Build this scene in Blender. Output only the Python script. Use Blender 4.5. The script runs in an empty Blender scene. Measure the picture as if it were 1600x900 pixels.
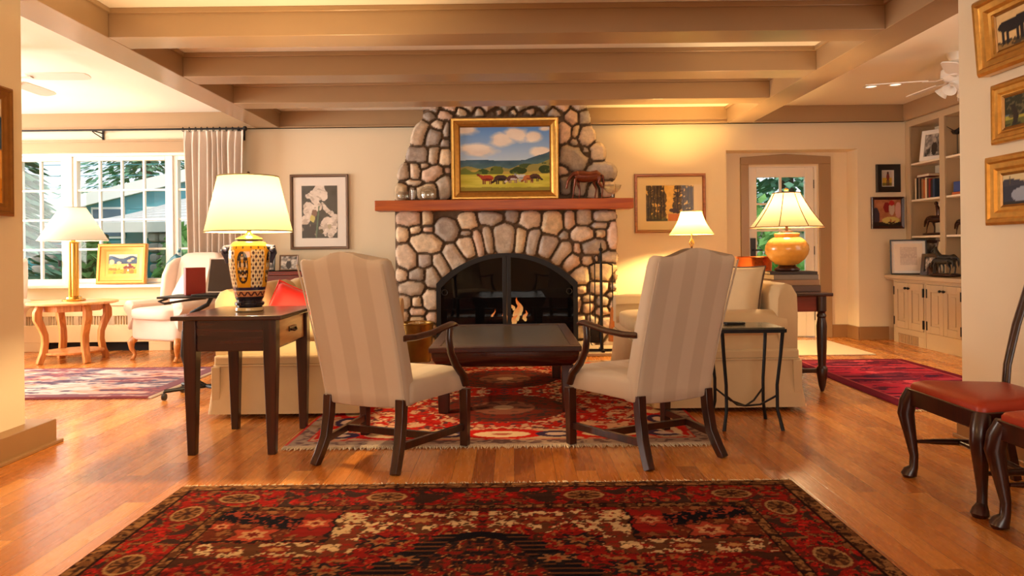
import bpy, bmesh, math, random
import numpy as np
from mathutils import Vector, Matrix
PI = math.pi
random.seed(7)
S = bpy.context.scene
COL = S.collection

# ------------------------------------------------------------------ camera, world, light, exposure
CAM_H, FPX, ROLL = 1.06, 1150.0, 0.011
cd = bpy.data.cameras.new('camera'); cam = bpy.data.objects.new('camera', cd); COL.objects.link(cam)
cam.location = (0, 0, CAM_H); cam.rotation_euler = (PI / 2, ROLL, 0)
cd.sensor_width = 36; cd.lens = FPX / 1600 * 36; cd.shift_y = -59 / 1600; cd.clip_start = 0.05; cd.clip_end = 300
S.camera = cam
S.view_settings.view_transform = 'Standard'; S.view_settings.look = 'None'
S.view_settings.exposure = 0.15; S.view_settings.gamma = 1.0
S.view_settings.use_curve_mapping = False
S.cycles.use_denoising = True
S.cycles.max_bounces = 8; S.cycles.diffuse_bounces = 5; S.cycles.transparent_max_bounces = 12
S.cycles.sample_clamp_indirect = 6.0

w = bpy.data.worlds.new('sky'); S.world = w; w.use_nodes = True
wb = w.node_tree.nodes['Background']; wb.inputs[0].default_value = (0.80, 0.92, 1.0, 1); wb.inputs[1].default_value = 1.15

def add_light(name, kind, loc, power, color, rot=(0, 0, 0), size=None, size_y=None, radius=None, parent=None, angle=None):
    l = bpy.data.lights.new(name, kind); l.energy = power; l.color = color
    if kind == 'AREA':
        l.shape = 'RECTANGLE'; l.size = size; l.size_y = size_y
    if radius is not None and kind in ('POINT', 'SPOT'): l.shadow_soft_size = radius
    if angle is not None: l.angle = angle
    o = bpy.data.objects.new(name, l); COL.objects.link(o); o.location = loc; o.rotation_euler = rot
    if parent: o.parent = parent
    return o
add_light('sun', 'SUN', (0, 0, 10), 1.7, (1, 0.95, 0.88), rot=(math.radians(35), math.radians(-18), 0), angle=0.03)
# daylight at an assumed left wall window, then unseen lights added as fill
add_light('assumed_daylight_left', 'AREA', (-6.93, 6.2, 1.5), 240, (1.0, 0.95, 0.87), rot=(0, math.radians(-90), 0), size=1.5, size_y=2.6)
add_light('unseen_fill_behind', 'AREA', (0.0, -2.93, 1.65), 66, (1.0, 0.88, 0.74), rot=(math.radians(90), 0, 0), size=3.2, size_y=1.5)  # unseen light added behind the camera for the near room
add_light('fill_light_right', 'AREA', (3.5, 4.12, 1.5), 14, (1.0, 0.86, 0.70), rot=(math.radians(90), 0, 0), size=1.2, size_y=1.3)  # added fill light; the wall here has no window

add_light('fill_light_front', 'AREA', (-5.0, 4.12, 1.55), 26, (1.0, 0.92, 0.78), rot=(math.radians(90), 0, 0), size=2.4, size_y=1.3)  # added fill to brighten the back wall and the bay
add_light('assumed_warm_light', 'POINT', (-1.75, 1.6, 1.35), 26, (1, 0.60, 0.26), radius=0.12)  # assumed warm source, added to tint the near left wall; no lamp built

# ------------------------------------------------------------------ helpers
def lin(c):
    c = c / 255.0
    return c / 12.92 if c <= 0.04045 else ((c + 0.055) / 1.055) ** 2.4
def rgb(r, g, b): return (lin(r), lin(g), lin(b))
def lin_np(a):
    a = np.asarray(a, dtype=np.float64) / 255.0
    return np.where(a <= 0.04045, a / 12.92, ((a + 0.055) / 1.055) ** 2.4)

def at(x, y, Y):
    """where a sight line through a spot of the photograph meets the depth Y"""
    u, v = x - 800, y - 391
    u, v = u - ROLL * v, v + ROLL * u
    return Vector((u * Y / FPX, Y, CAM_H - v * Y / FPX))

_T = np.random.RandomState(3).rand(256, 256)
def vn(x, y, seed=0):
    x = np.asarray(x, float) + seed * 17.31; y = np.asarray(y, float) + seed * 9.77
    xi = np.floor(x).astype(int); yi = np.floor(y).astype(int)
    fx = x - xi; fy = y - yi; fx = fx * fx * (3 - 2 * fx); fy = fy * fy * (3 - 2 * fy)
    a = _T[xi % 256, yi % 256]; b = _T[(xi + 1) % 256, yi % 256]; c = _T[xi % 256, (yi + 1) % 256]; d = _T[(xi + 1) % 256, (yi + 1) % 256]
    return (a * (1 - fx) + b * fx) * (1 - fy) + (c * (1 - fx) + d * fx) * fy
def fbm(x, y, seed=0, o=4):
    r = 0; a = 0.5; t = 0
    for k in range(o):
        r = r + a * vn(np.asarray(x) * 2 ** k, np.asarray(y) * 2 ** k, seed + k); t += a; a *= 0.5
    return r / t

class MB:
    """collects shapes into one mesh"""
    def __init__(s): s.v = []; s.f = []
    def add(s, vs, fs):
        n = len(s.v); s.v += [tuple(p) for p in vs]; s.f += [tuple(i + n for i in f) for f in fs]; return s
    def bx(s, x0, x1, y0, y1, z0, z1, M=None):
        vs = [Vector(p) for p in ((x0,y0,z0),(x1,y0,z0),(x1,y1,z0),(x0,y1,z0),(x0,y0,z1),(x1,y0,z1),(x1,y1,z1),(x0,y1,z1))]
        if M is not None: vs = [M @ p for p in vs]
        return s.add(vs, [(0,3,2,1),(4,5,6,7),(0,1,5,4),(1,2,6,5),(2,3,7,6),(3,0,4,7)])
    def box(s, c, d, M=None):
        vs = [Vector((c[0]+sx*d[0]/2, c[1]+sy*d[1]/2, c[2]+sz*d[2]/2)) for sz in (-1,1) for sx, sy in ((-1,-1),(1,-1),(1,1),(-1,1))]
        if M is not None: vs = [M @ p for p in vs]
        return s.add(vs, [(0,3,2,1),(4,5,6,7),(0,1,5,4),(1,2,6,5),(2,3,7,6),(3,0,4,7)])
    def loft(s, loops, caps=True, closed=False):
        n = len(loops[0]); vs = [p for l in loops for p in l]; fs = []
        m = len(loops)
        for j in range(m if closed else m - 1):
            k = (j + 1) % m
            for i in range(n):
                fs.append((j*n+i, j*n+(i+1)%n, k*n+(i+1)%n, k*n+i))
        if caps and not closed:
            fs.append(tuple(range(n))[::-1]); fs.append(tuple((m-1)*n+i for i in range(n)))
        return s.add(vs, fs)
    def tube(s, pts, radii, n=10, up=(0, 0, 1), caps=True):
        pts = [Vector(p) for p in pts]; loops = []
        if not isinstance(radii, (list,)): radii = [radii] * len(pts)
        up = Vector(up)
        for i, p in enumerate(pts):
            t = (pts[min(i+1, len(pts)-1)] - pts[max(i-1, 0)]).normalized()
            a = t.cross(up)
            if a.length < 1e-3: a = t.cross(Vector((1, 0.01, 0)))
            a.normalize(); b = a.cross(t)
            r = radii[i]; ra, rb = r if isinstance(r, tuple) else (r, r)
            loops.append([p + a * ra * math.cos(2*PI*k/n) + b * rb * math.sin(2*PI*k/n) for k in range(n)])
        return s.loft(loops, caps)
    def sqtube(s, pts, radii, up=(0, 0, 1)):
        pts = [Vector(p) for p in pts]; loops = []
        if not isinstance(radii, list): radii = [radii] * len(pts)
        up = Vector(up)
        for i, p in enumerate(pts):
            t = (pts[min(i+1, len(pts)-1)] - pts[max(i-1, 0)]).normalized()
            a = t.cross(up)
            if a.length < 1e-3: a = Vector((1, 0, 0))
            a.normalize(); b = a.cross(t)
            r = radii[i]; ra, rb = r if isinstance(r, tuple) else (r, r)
            loops.append([p + a*ra + b*rb, p - a*ra + b*rb, p - a*ra - b*rb, p + a*ra - b*rb])
        return s.loft(loops)
    def lathe(s, prof, c=(0, 0, 0), n=28, caps=True, sq=1.0):
        loops = [[Vector((c[0] + r*math.cos(2*PI*k/n), c[1] + sq*r*math.sin(2*PI*k/n), c[2] + z)) for k in range(n)] for r, z in prof]
        return s.loft(loops, caps)
    def cyl(s, p0, p1, r, n=14): return s.tube([p0, p1], r, n)
    def ball(s, c, r, n=12, m=8):
        r = r if isinstance(r, (tuple, list)) else (r, r, r)
        loops = []
        for j in range(m + 1):
            a = -PI/2 + PI*j/m; cr = max(math.cos(a), 0.02)
            loops.append([Vector((c[0]+r[0]*cr*math.cos(2*PI*k/n), c[1]+r[1]*cr*math.sin(2*PI*k/n), c[2]+r[2]*math.sin(a))) for k in range(n)])
        return s.loft(loops)
    def soft(s, c, d, e=4.0, n=20, m=12, M=None):
        """rounded cushion block (superellipsoid)"""
        def pw(x, q): return math.copysign(abs(x) ** q, x)
        loops = []; q = 2.0 / e
        for j in range(m + 1):
            a = -PI/2 + PI*j/m; ca = pw(max(math.cos(a), 0.004), q); sa = pw(math.sin(a), q)
            l = []
            for k in range(n):
                b = 2*PI*(k+0.5)/n
                p = Vector((c[0]+d[0]/2*ca*pw(math.cos(b), q), c[1]+d[1]/2*ca*pw(math.sin(b), q), c[2]+d[2]/2*sa))
                l.append(M @ p if M is not None else p)
            loops.append(l)
        return s.loft(loops)
    def pillow(s, wd, ht, th, M, n=12):
        """square scatter pillow, thin at its seam; stands in local XZ"""
        g = {}
        vs = []; fs = []
        for side in (1, -1):
            for i in range(n + 1):
                for j in range(n + 1):
                    a = -1 + 2*i/n; b = -1 + 2*j/n
                    pin = 1 - 0.06 * (1 - a*a) * b*b - 0.0
                    pin2 = 1 - 0.06 * (1 - b*b) * a*a
                    h = th/2 * ((1 - a**4) * (1 - b**4)) ** 0.55
                    vs.append(M @ Vector((a*wd/2*pin2, side*h, b*ht/2*pin)))
            o = 0 if side == 1 else (n+1)**2
            for i in range(n):
                for j in range(n):
                    q = (o+i*(n+1)+j, o+(i+1)*(n+1)+j, o+(i+1)*(n+1)+j+1, o+i*(n+1)+j+1)
                    fs.append(q if side == -1 else q[::-1])
        return s.add(vs, fs)
    def prism(s, poly, axis, a0, a1):
        def mk(p, a): return {'x': (a, p[0], p[1]), 'y': (p[0], a, p[1]), 'z': (p[0], p[1], a)}[axis]
        return s.loft([[mk(p, a0) for p in poly], [mk(p, a1) for p in poly]])
    def build(s, name, m, parent=None, loc=None, rotz=None, bevel=0, seg=2, sub=0, smooth=True, ang=40, merge=False, solid=0):
        me = bpy.data.meshes.new(name); me.from_pydata(s.v, [], s.f)
        bm = bmesh.new(); bm.from_mesh(me)
        if merge: bmesh.ops.remove_doubles(bm, verts=bm.verts, dist=1e-5)
        bmesh.ops.recalc_face_normals(bm, faces=bm.faces); bm.to_mesh(me); bm.free()
        o = bpy.data.objects.new(name, me); COL.objects.link(o)
        if m is not None: me.materials.append(m)
        if smooth:
            me.polygons.foreach_set('use_smooth', [True] * len(me.polygons)); me.set_sharp_from_angle(angle=math.radians(ang))
        if parent: o.parent = parent
        if loc is not None: o.location = loc
        if rotz is not None: o.rotation_euler = (0, 0, rotz)
        if solid:
            d = o.modifiers.new('solid', 'SOLIDIFY'); d.thickness = solid; d.offset = 0
        if bevel:
            b = o.modifiers.new('bevel', 'BEVEL'); b.width = bevel; b.segments = seg; b.limit_method = 'ANGLE'; b.angle_limit = math.radians(38)
        if sub:
            b = o.modifiers.new('sub', 'SUBSURF'); b.levels = sub; b.render_levels = sub
        return o

def rrect(cx, cy, hx, hy, r, z, k=5, fx=0, e=0):
    """rounded rectangle loop; fx widens the +y end (taper); e adds points along the long sides"""
    pts = []
    for qx, qy, a0 in ((1, 1, 0), (-1, 1, PI/2), (-1, -1, PI), (1, -1, 1.5*PI)):
        for i in range(k):
            a = a0 + PI/2 * i/(k-1)
            pts.append((qx*(hx-r) + r*math.cos(a), qy*(hy-r) + r*math.sin(a)))
        if e and qx*qy > 0:
            x0, y0 = pts[-1]
            for i in range(1, e+1): pts.append((x0 - qx*2*(hx-r)*i/(e+1), y0))
    return [Vector((cx + x*(1 + fx*y/hy), cy + y, z)) for x, y in pts]

def thing(name, label, cat, loc=(0, 0, 0), rotz=0, group=None, kind=None):
    o = bpy.data.objects.new(name, None); COL.objects.link(o); o.empty_display_size = 0.1
    o.location = loc; o.rotation_euler = (0, 0, rotz)
    return tag(o, label, cat, group, kind)
def tag(o, label=None, cat=None, group=None, kind=None):
    if label: o['label'] = label
    if cat: o['category'] = cat
    if group: o['group'] = group
    if kind: o['kind'] = kind
    return o
def struct(o, label, cat='wall'): return tag(o, label, cat, None, 'structure')
def dup(root, loc, rotz=None, label=None):
    r = root.copy(); COL.objects.link(r); r.location = loc
    if rotz is not None: r.rotation_euler = (0, 0, rotz)
    if label: r['label'] = label
    for ch in list(root.children):
        c = ch.copy(); COL.objects.link(c); c.parent = r
        for g in list(ch.children):
            d = g.copy(); COL.objects.link(d); d.parent = c
    return r

# ------------------------------------------------------------------ materials
def new_mat(name):
    m = bpy.data.materials.new(name); m.use_nodes = True
    nt = m.node_tree; return m, nt, nt.nodes['Principled BSDF']
def N(nt, t, **kw):
    n = nt.nodes.new(t)
    for k, v in kw.items(): setattr(n, k, v)
    return n
def mat(name, c, rough=0.5, metal=0, var=0.12, scale=8, bump=0.0, bscale=200, coat=0, sheen=0, spec=None, emit=None, estr=0):
    m, nt, b = new_mat(name); L = nt.links.new
    tc = N(nt, 'ShaderNodeTexCoord'); nz = N(nt, 'ShaderNodeTexNoise'); nz.inputs['Scale'].default_value = scale; nz.inputs['Detail'].default_value = 5
    L(tc.outputs['Object'], nz.inputs['Vector'])
    mx = N(nt, 'ShaderNodeMix', data_type='RGBA')
    mx.inputs[6].default_value = (*[max(0, x*(1-var)) for x in c], 1); mx.inputs[7].default_value = (*[min(1, x*(1+var)) for x in c], 1)
    L(nz.outputs['Fac'], mx.inputs[0]); L(mx.outputs[2], b.inputs['Base Color'])
    b.inputs['Roughness'].default_value = rough; b.inputs['Metallic'].default_value = metal
    if coat: b.inputs['Coat Weight'].default_value = coat; b.inputs['Coat Roughness'].default_value = 0.12
    if sheen: b.inputs['Sheen Weight'].default_value = sheen
    if spec is not None: b.inputs['Specular IOR Level'].default_value = spec
    if bump:
        n2 = N(nt, 'ShaderNodeTexNoise'); n2.inputs['Scale'].default_value = bscale; n2.inputs['Detail'].default_value = 3
        L(tc.outputs['Object'], n2.inputs['Vector'])
        bp = N(nt, 'ShaderNodeBump'); bp.inputs['Strength'].default_value = bump; bp.inputs['Distance'].default_value = 0.01
        L(n2.outputs['Fac'], bp.inputs['Height']); L(bp.outputs['Normal'], b.inputs['Normal'])
    if emit: b.inputs['Emission Color'].default_value = (*emit, 1); b.inputs['Emission Strength'].default_value = estr
    return m
def wood(name, c1, c2, axis='z', rough=0.3, scale=6, coat=0.2):
    m, nt, b = new_mat(name); L = nt.links.new
    tc = N(nt, 'ShaderNodeTexCoord'); mp = N(nt, 'ShaderNodeMapping')
    sc = {'x': (0.06, 1, 1), 'y': (1, 0.06, 1), 'z': (1, 1, 0.06)}[axis]
    mp.inputs['Scale'].default_value = [k*scale for k in sc]
    L(tc.outputs['Object'], mp.inputs['Vector'])
    nz = N(nt, 'ShaderNodeTexNoise'); nz.inputs['Scale'].default_value = 6; nz.inputs['Detail'].default_value = 6; nz.inputs['Distortion'].default_value = 0.6
    L(mp.outputs['Vector'], nz.inputs['Vector'])
    rp = N(nt, 'ShaderNodeValToRGB'); rp.color_ramp.elements[0].position = 0.32; rp.color_ramp.elements[1].position = 0.7
    rp.color_ramp.elements[0].color = (*c1, 1); rp.color_ramp.elements[1].color = (*c2, 1)
    L(nz.outputs['Fac'], rp.inputs['Fac']); L(rp.outputs['Color'], b.inputs['Base Color'])
    b.inputs['Roughness'].default_value = rough; b.inputs['Coat Weight'].default_value = coat; b.inputs['Coat Roughness'].default_value = 0.15
    return m
def attr_mat(name, rough=0.6, weave=0, wscale=300, spec=0.3, bump=0.0, bscale=60, var=0.0):
    m, nt, b = new_mat(name); L = nt.links.new
    a = N(nt, 'ShaderNodeAttribute'); a.attribute_name = 'pattern'
    tc = N(nt, 'ShaderNodeTexCoord')
    nz = N(nt, 'ShaderNodeTexNoise'); nz.inputs['Scale'].default_value = bscale; nz.inputs['Detail'].default_value = 5
    L(tc.outputs['Object'], nz.inputs['Vector'])
    if var:
        hs = N(nt, 'ShaderNodeHueSaturation')
        mr = N(nt, 'ShaderNodeMapRange'); mr.inputs['To Min'].default_value = 1 - var; mr.inputs['To Max'].default_value = 1 + var
        L(nz.outputs['Fac'], mr.inputs['Value']); L(mr.outputs['Result'], hs.inputs['Value']); L(a.outputs['Color'], hs.inputs['Color'])
        L(hs.outputs['Color'], b.inputs['Base Color'])
    else: L(a.outputs['Color'], b.inputs['Base Color'])
    b.inputs['Roughness'].default_value = rough; b.inputs['Specular IOR Level'].default_value = spec
    if bump:
        bp = N(nt, 'ShaderNodeBump'); bp.inputs['Strength'].default_value = bump; bp.inputs['Distance'].default_value = 0.01
        L(nz.outputs['Fac'], bp.inputs['Height']); L(bp.outputs['Normal'], b.inputs['Normal'])
    return m
def stripe_fabric(name, c1, c2, width):
    m, nt, b = new_mat(name); L = nt.links.new
    tc = N(nt, 'ShaderNodeTexCoord'); sx = N(nt, 'ShaderNodeSeparateXYZ'); L(tc.outputs['Object'], sx.inputs[0])
    a = N(nt, 'ShaderNodeMath', operation='MULTIPLY'); a.inputs[1].default_value = 2*PI/width; L(sx.outputs['X'], a.inputs[0])
    c = N(nt, 'ShaderNodeMath', operation='SINE'); L(a.outputs[0], c.inputs[0])
    mr = N(nt, 'ShaderNodeMapRange'); mr.inputs['From Min'].default_value = -0.18; mr.inputs['From Max'].default_value = 0.18; L(c.outputs[0], mr.inputs['Value'])
    mx = N(nt, 'ShaderNodeMix', data_type='RGBA'); mx.inputs[6].default_value = (*c1, 1); mx.inputs[7].default_value = (*c2, 1)
    L(mr.outputs['Result'], mx.inputs[0]); L(mx.outputs[2], b.inputs['Base Color'])
    b.inputs['Roughness'].default_value = 0.8; b.inputs['Sheen Weight'].default_value = 0.15
    nz = N(nt, 'ShaderNodeTexNoise'); nz.inputs['Scale'].default_value = 9; nz.inputs['Detail'].default_value = 2; L(tc.outputs['Object'], nz.inputs['Vector'])
    bp = N(nt, 'ShaderNodeBump'); bp.inputs['Strength'].default_value = 0.12; bp.inputs['Distance'].default_value = 0.05
    L(nz.outputs['Fac'], bp.inputs['Height']); L(bp.outputs['Normal'], b.inputs['Normal'])
    return m
def shade_mat(name, c, trans=None):
    m, nt, b = new_mat(name); L = nt.links.new
    nt.nodes.remove(b); out = nt.nodes['Material Output']
    d = N(nt, 'ShaderNodeBsdfDiffuse'); t = N(nt, 'ShaderNodeBsdfTranslucent')
    tc = N(nt, 'ShaderNodeTexCoord'); nz = N(nt, 'ShaderNodeTexNoise'); nz.inputs['Scale'].default_value = 120; L(tc.outputs['Object'], nz.inputs['Vector'])
    mx = N(nt, 'ShaderNodeMix', data_type='RGBA'); mx.inputs[6].default_value = (*[x*0.93 for x in c], 1); mx.inputs[7].default_value = (*c, 1); L(nz.outputs['Fac'], mx.inputs[0])
    L(mx.outputs[2], d.inputs[0])
    t.inputs[0].default_value = (*(trans or c), 1)
    ms = N(nt, 'ShaderNodeMixShader'); ms.inputs[0].default_value = 0.55; L(d.outputs[0], ms.inputs[1]); L(t.outputs[0], ms.inputs[2])
    L(ms.outputs[0], out.inputs[0])
    return m
def thin_glass(name, tint=(1, 1, 1), refl=0.08, rough=0.0, opacity=0.0, ocol=(0, 0, 0), bump=0.02):
    m, nt, b = new_mat(name); L = nt.links.new; nt.nodes.remove(b); out = nt.nodes['Material Output']
    t = N(nt, 'ShaderNodeBsdfTransparent'); t.inputs[0].default_value = (*tint, 1)
    g = N(nt, 'ShaderNodeBsdfGlossy'); g.inputs['Roughness'].default_value = rough
    ly = N(nt, 'ShaderNodeLayerWeight'); ly.inputs[0].default_value = 0.5
    pw = N(nt, 'ShaderNodeMath', operation='POWER'); pw.inputs[1].default_value = 5; L(ly.outputs['Facing'], pw.inputs[0])
    lw = N(nt, 'ShaderNodeMath', operation='MULTIPLY_ADD'); lw.inputs[1].default_value = 0.94; lw.inputs[2].default_value = refl*0.6; L(pw.outputs[0], lw.inputs[0])
    tc = N(nt, 'ShaderNodeTexCoord'); nz = N(nt, 'ShaderNodeTexNoise'); nz.inputs['Scale'].default_value = 3 if bump < 0.1 else 60; L(tc.outputs['Object'], nz.inputs['Vector'])
    bp = N(nt, 'ShaderNodeBump'); bp.inputs['Strength'].default_value = bump; L(nz.outputs['Fac'], bp.inputs['Height']); L(bp.outputs[0], g.inputs['Normal'])
    ms = N(nt, 'ShaderNodeMixShader'); L(lw.outputs[0], ms.inputs[0]); L(t.outputs[0], ms.inputs[1]); L(g.outputs[0], ms.inputs[2])
    L(ms.outputs[0], out.inputs[0])
    if opacity:
        d = N(nt, 'ShaderNodeBsdfDiffuse'); d.inputs[0].default_value = (*ocol, 1)
        m2 = N(nt, 'ShaderNodeMixShader'); m2.inputs[0].default_value = opacity; L(ms.outputs[0], m2.inputs[1]); L(d.outputs[0], m2.inputs[2]); L(m2.outputs[0], out.inputs[0])
    return m
def crystal(name):
    m, nt, b = new_mat(name); b.inputs['Transmission Weight'].default_value = 1; b.inputs['Roughness'].default_value = 0.03; b.inputs['IOR'].default_value = 1.45
    tc = N(nt, 'ShaderNodeTexCoord'); v = N(nt, 'ShaderNodeTexVoronoi'); v.inputs['Scale'].default_value = 60; nt.links.new(tc.outputs['Object'], v.inputs['Vector'])
    bp = N(nt, 'ShaderNodeBump'); bp.inputs['Strength'].default_value = 0.4; bp.inputs['Distance'].default_value = 0.004
    nt.links.new(v.outputs['Distance'], bp.inputs['Height']); nt.links.new(bp.outputs[0], b.inputs['Normal'])
    return m
def floor_mat():
    m, nt, b = new_mat('oak_strip_floor'); L = nt.links.new
    def M(op, a, b_=None, c=None):
        n = N(nt, 'ShaderNodeMath', operation=op)
        for i, q in enumerate((a, b_, c)):
            if q is None: continue
            if isinstance(q, (int, float)): n.inputs[i].default_value = q
            else: L(q, n.inputs[i])
        return n.outputs[0]
    tc = N(nt, 'ShaderNodeTexCoord'); sx = N(nt, 'ShaderNodeSeparateXYZ'); L(tc.outputs['Object'], sx.inputs[0])
    X, Y = sx.outputs['X'], sx.outputs['Y']
    row = M('FLOOR', M('DIVIDE', X, 0.098)); fx = M('FRACT', M('DIVIDE', X, 0.098))
    wn = N(nt, 'ShaderNodeTexWhiteNoise', noise_dimensions='1D'); L(row, wn.inputs['W'])
    yy = M('ADD', M('DIVIDE', Y, 1.6), M('MULTIPLY', wn.outputs['Value'], 7.3))
    brd = M('FLOOR', yy); fy = M('FRACT', yy)
    cv = N(nt, 'ShaderNodeCombineXYZ'); L(row, cv.inputs[0]); L(brd, cv.inputs[1])
    w2 = N(nt, 'ShaderNodeTexWhiteNoise', noise_dimensions='2D'); L(cv.outputs[0], w2.inputs['Vector'])
    mp = N(nt, 'ShaderNodeMapping'); mp.inputs['Scale'].default_value = (22, 1.6, 1); L(tc.outputs['Object'], mp.inputs['Vector'])
    ad = N(nt, 'ShaderNodeVectorMath', operation='ADD'); L(mp.outputs[0], ad.inputs[0]); 
    sc = N(nt, 'ShaderNodeVectorMath', operation='SCALE'); sc.inputs[3].default_value = 13.0; L(w2.outputs['Color'], sc.inputs[0]); L(sc.outputs[0], ad.inputs[1])
    nz = N(nt, 'ShaderNodeTexNoise'); nz.inputs['Scale'].default_value = 2.2; nz.inputs['Detail'].default_value = 6; nz.inputs['Distortion'].default_value = 0.8; L(ad.outputs[0], nz.inputs['Vector'])
    f = M('ADD', M('MULTIPLY', w2.outputs['Value'], 0.66), M('MULTIPLY', nz.outputs['Fac'], 0.36))
    rp = N(nt, 'ShaderNodeValToRGB'); e = rp.color_ramp.elements
    e[0].position = 0.12; e[0].color = (*rgb(158, 88, 32), 1); e[1].position = 0.9; e[1].color = (*rgb(224, 152, 74), 1)
    k = e.new(0.5); k.color = (*rgb(200, 122, 50), 1)
    L(f, rp.inputs['Fac'])
    seam = M('MINIMUM', M('MULTIPLY', M('MINIMUM', fx, M('SUBTRACT', 1.0, fx)), 0.098), M('MULTIPLY', M('MINIMUM', fy, M('SUBTRACT', 1.0, fy)), 1.6))
    sm = N(nt, 'ShaderNodeMapRange'); sm.inputs['From Max'].default_value = 0.0016; L(seam, sm.inputs['Value'])
    mx = N(nt, 'ShaderNodeMix', data_type='RGBA'); mx.inputs[6].default_value = (*rgb(84, 46, 18), 1); L(sm.outputs[0], mx.inputs[0]); L(rp.outputs[0], mx.inputs[7])
    L(mx.outputs[2], b.inputs['Base Color'])
    mr = N(nt, 'ShaderNodeMapRange'); mr.inputs['To Min'].default_value = 0.2; mr.inputs['To Max'].default_value = 0.34; L(nz.outputs['Fac'], mr.inputs['Value']); L(mr.outputs[0], b.inputs['Roughness'])
    n2 = N(nt, 'ShaderNodeTexNoise'); n2.inputs['Scale'].default_value = 5; L(tc.outputs['Object'], n2.inputs['Vector'])
    h = M('ADD', M('MULTIPLY', sm.outputs[0], 0.3), M('ADD', n2.outputs['Fac'], M('MULTIPLY', w2.outputs['Value'], 0.25)))
    bp = N(nt, 'ShaderNodeBump'); bp.inputs['Strength'].default_value = 0.12; bp.inputs['Distance'].default_value = 0.006; L(h, bp.inputs['Height']); L(bp.outputs[0], b.inputs['Normal'])
    b.inputs['Coat Weight'].default_value = 0.35; b.inputs['Coat Roughness'].default_value = 0.16
    return m

M_wall = mat('cream_wall_paint', rgb(231, 214, 183), 0.7, var=0.03, scale=2, bump=0.03, bscale=120)
M_ceil = mat('white_ceiling_paint', rgb(240, 232, 216), 0.75, var=0.02, scale=2)
M_trim = mat('taupe_gloss_paint', rgb(164, 135, 102), 0.27, var=0.04, scale=3, bump=0.02, bscale=40)
M_cab = mat('putty_cabinet_paint', rgb(186, 164, 132), 0.4, var=0.03, scale=3)
M_white = mat('white_window_paint', rgb(238, 232, 222), 0.4, var=0.02, scale=3)
M_floor = floor_mat()
M_dark = wood('dark_mahogany', rgb(34, 11, 7), rgb(66, 25, 14), 'z', 0.28)
M_darkx = wood('dark_mahogany_flat', rgb(36, 12, 8), rgb(68, 26, 15), 'x', 0.26, coat=0.35)
M_red = wood('cherry_mantel_wood', rgb(152, 62, 6), rgb(190, 96, 16), 'x', 0.4, coat=0.05)
M_redbrown = wood('red_brown_wood', rgb(96, 26, 18), rgb(128, 42, 28), 'x', 0.3)
M_pine = wood('honey_pine', rgb(178, 106, 46), rgb(222, 152, 84), 'z', 0.35)
M_lightwood = wood('golden_drawer_wood', rgb(150, 92, 40), rgb(188, 124, 60), 'y', 0.3)
M_gold = mat('gilded_frame', rgb(214, 164, 84), 0.3, metal=0.85, var=0.28, scale=26, bump=0.12, bscale=70)
M_golddk = mat('old_gilt_lip', rgb(140, 92, 34), 0.4, metal=0.6, var=0.25, scale=25)
M_goldwood = mat('orange_gilt_wood', rgb(206, 142, 66), 0.4, metal=0.35, var=0.15, scale=12)
M_black = mat('black_frame_lacquer', rgb(30, 25, 23), 0.35, var=0.2)
M_iron = mat('wrought_iron', rgb(34, 32, 33), 0.45, metal=0.6, var=0.2, scale=20, bump=0.1, bscale=50)
M_grayframe = mat('bronze_grey_frame', rgb(112, 88, 70), 0.35, metal=0.3, var=0.12)
M_mat = mat('white_mount_board', rgb(236, 230, 222), 0.8, var=0.02)
M_brass = mat('polished_brass', rgb(214, 168, 84), 0.2, metal=1, var=0.08)
M_copper = mat('copper', rgb(214, 118, 66), 0.25, metal=1, var=0.3, scale=14, bump=0.3, bscale=30)
M_bronze = mat('dark_bronze', rgb(66, 40, 28), 0.35, metal=0.6, var=0.3, scale=25)
M_bronzered = mat('red_brown_bronze', rgb(112, 54, 32), 0.3, metal=0.4, var=0.35, scale=22)
M_cream = mat('cream_slipcover', rgb(206, 180, 138), 0.85, var=0.06, scale=10, bump=0.08, bscale=14, sheen=0.1)
M_creamp = mat('pale_wing_chair_fabric', rgb(226, 206, 192), 0.85, var=0.04, scale=12, bump=0.1, bscale=20, sheen=0.1)
M_creamcush = mat('cream_pillow_fabric', rgb(214, 190, 150), 0.85, var=0.06, scale=14, bump=0.1, bscale=12)
M_pipe = mat('dark_piping', rgb(96, 74, 56), 0.8)
M_chairfab = stripe_fabric('striped_cream_fabric', rgb(197, 181, 160), rgb(208, 193, 173), 0.15)
M_redp = mat('red_pillow_fabric', rgb(226, 24, 16), 0.6, var=0.1, sheen=0.3, bump=0.15, bscale=10)
M_leather = mat('red_leather', rgb(170, 52, 24), 0.38, var=0.15, scale=6, bump=0.06, bscale=90)
M_curtain = mat('taupe_curtain_linen', rgb(204, 190, 178), 0.85, var=0.05, scale=20, bump=0.05, bscale=150)
M_shadey = shade_mat('cream_shade_fabric', (0.90, 0.80, 0.55), (0.115, 0.105, 0.065))
M_shadew = shade_mat('white_shade_fabric', (0.92, 0.85, 0.78), (0.12, 0.12, 0.115))
M_shadeo = shade_mat('parchment_shade_fabric', (0.90, 0.76, 0.52), (0.15, 0.13, 0.075))
M_shadeg = shade_mat('golden_shade_fabric', (0.90, 0.76, 0.45), (0.10, 0.105, 0.05))
M_glass = thin_glass('window_glass', refl=0.02)
M_tableglass = mat('smoked_table_glass', rgb(92, 86, 68), 0.22, var=0.2, scale=3, spec=0.4)
M_screen = thin_glass('fire_screen_mesh', tint=(0.45, 0.45, 0.45), opacity=0.55, ocol=(0.006, 0.006, 0.007))
M_crystal = thin_glass('cut_crystal', tint=(0.94, 0.94, 0.93), refl=0.16, bump=0.35)
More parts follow.
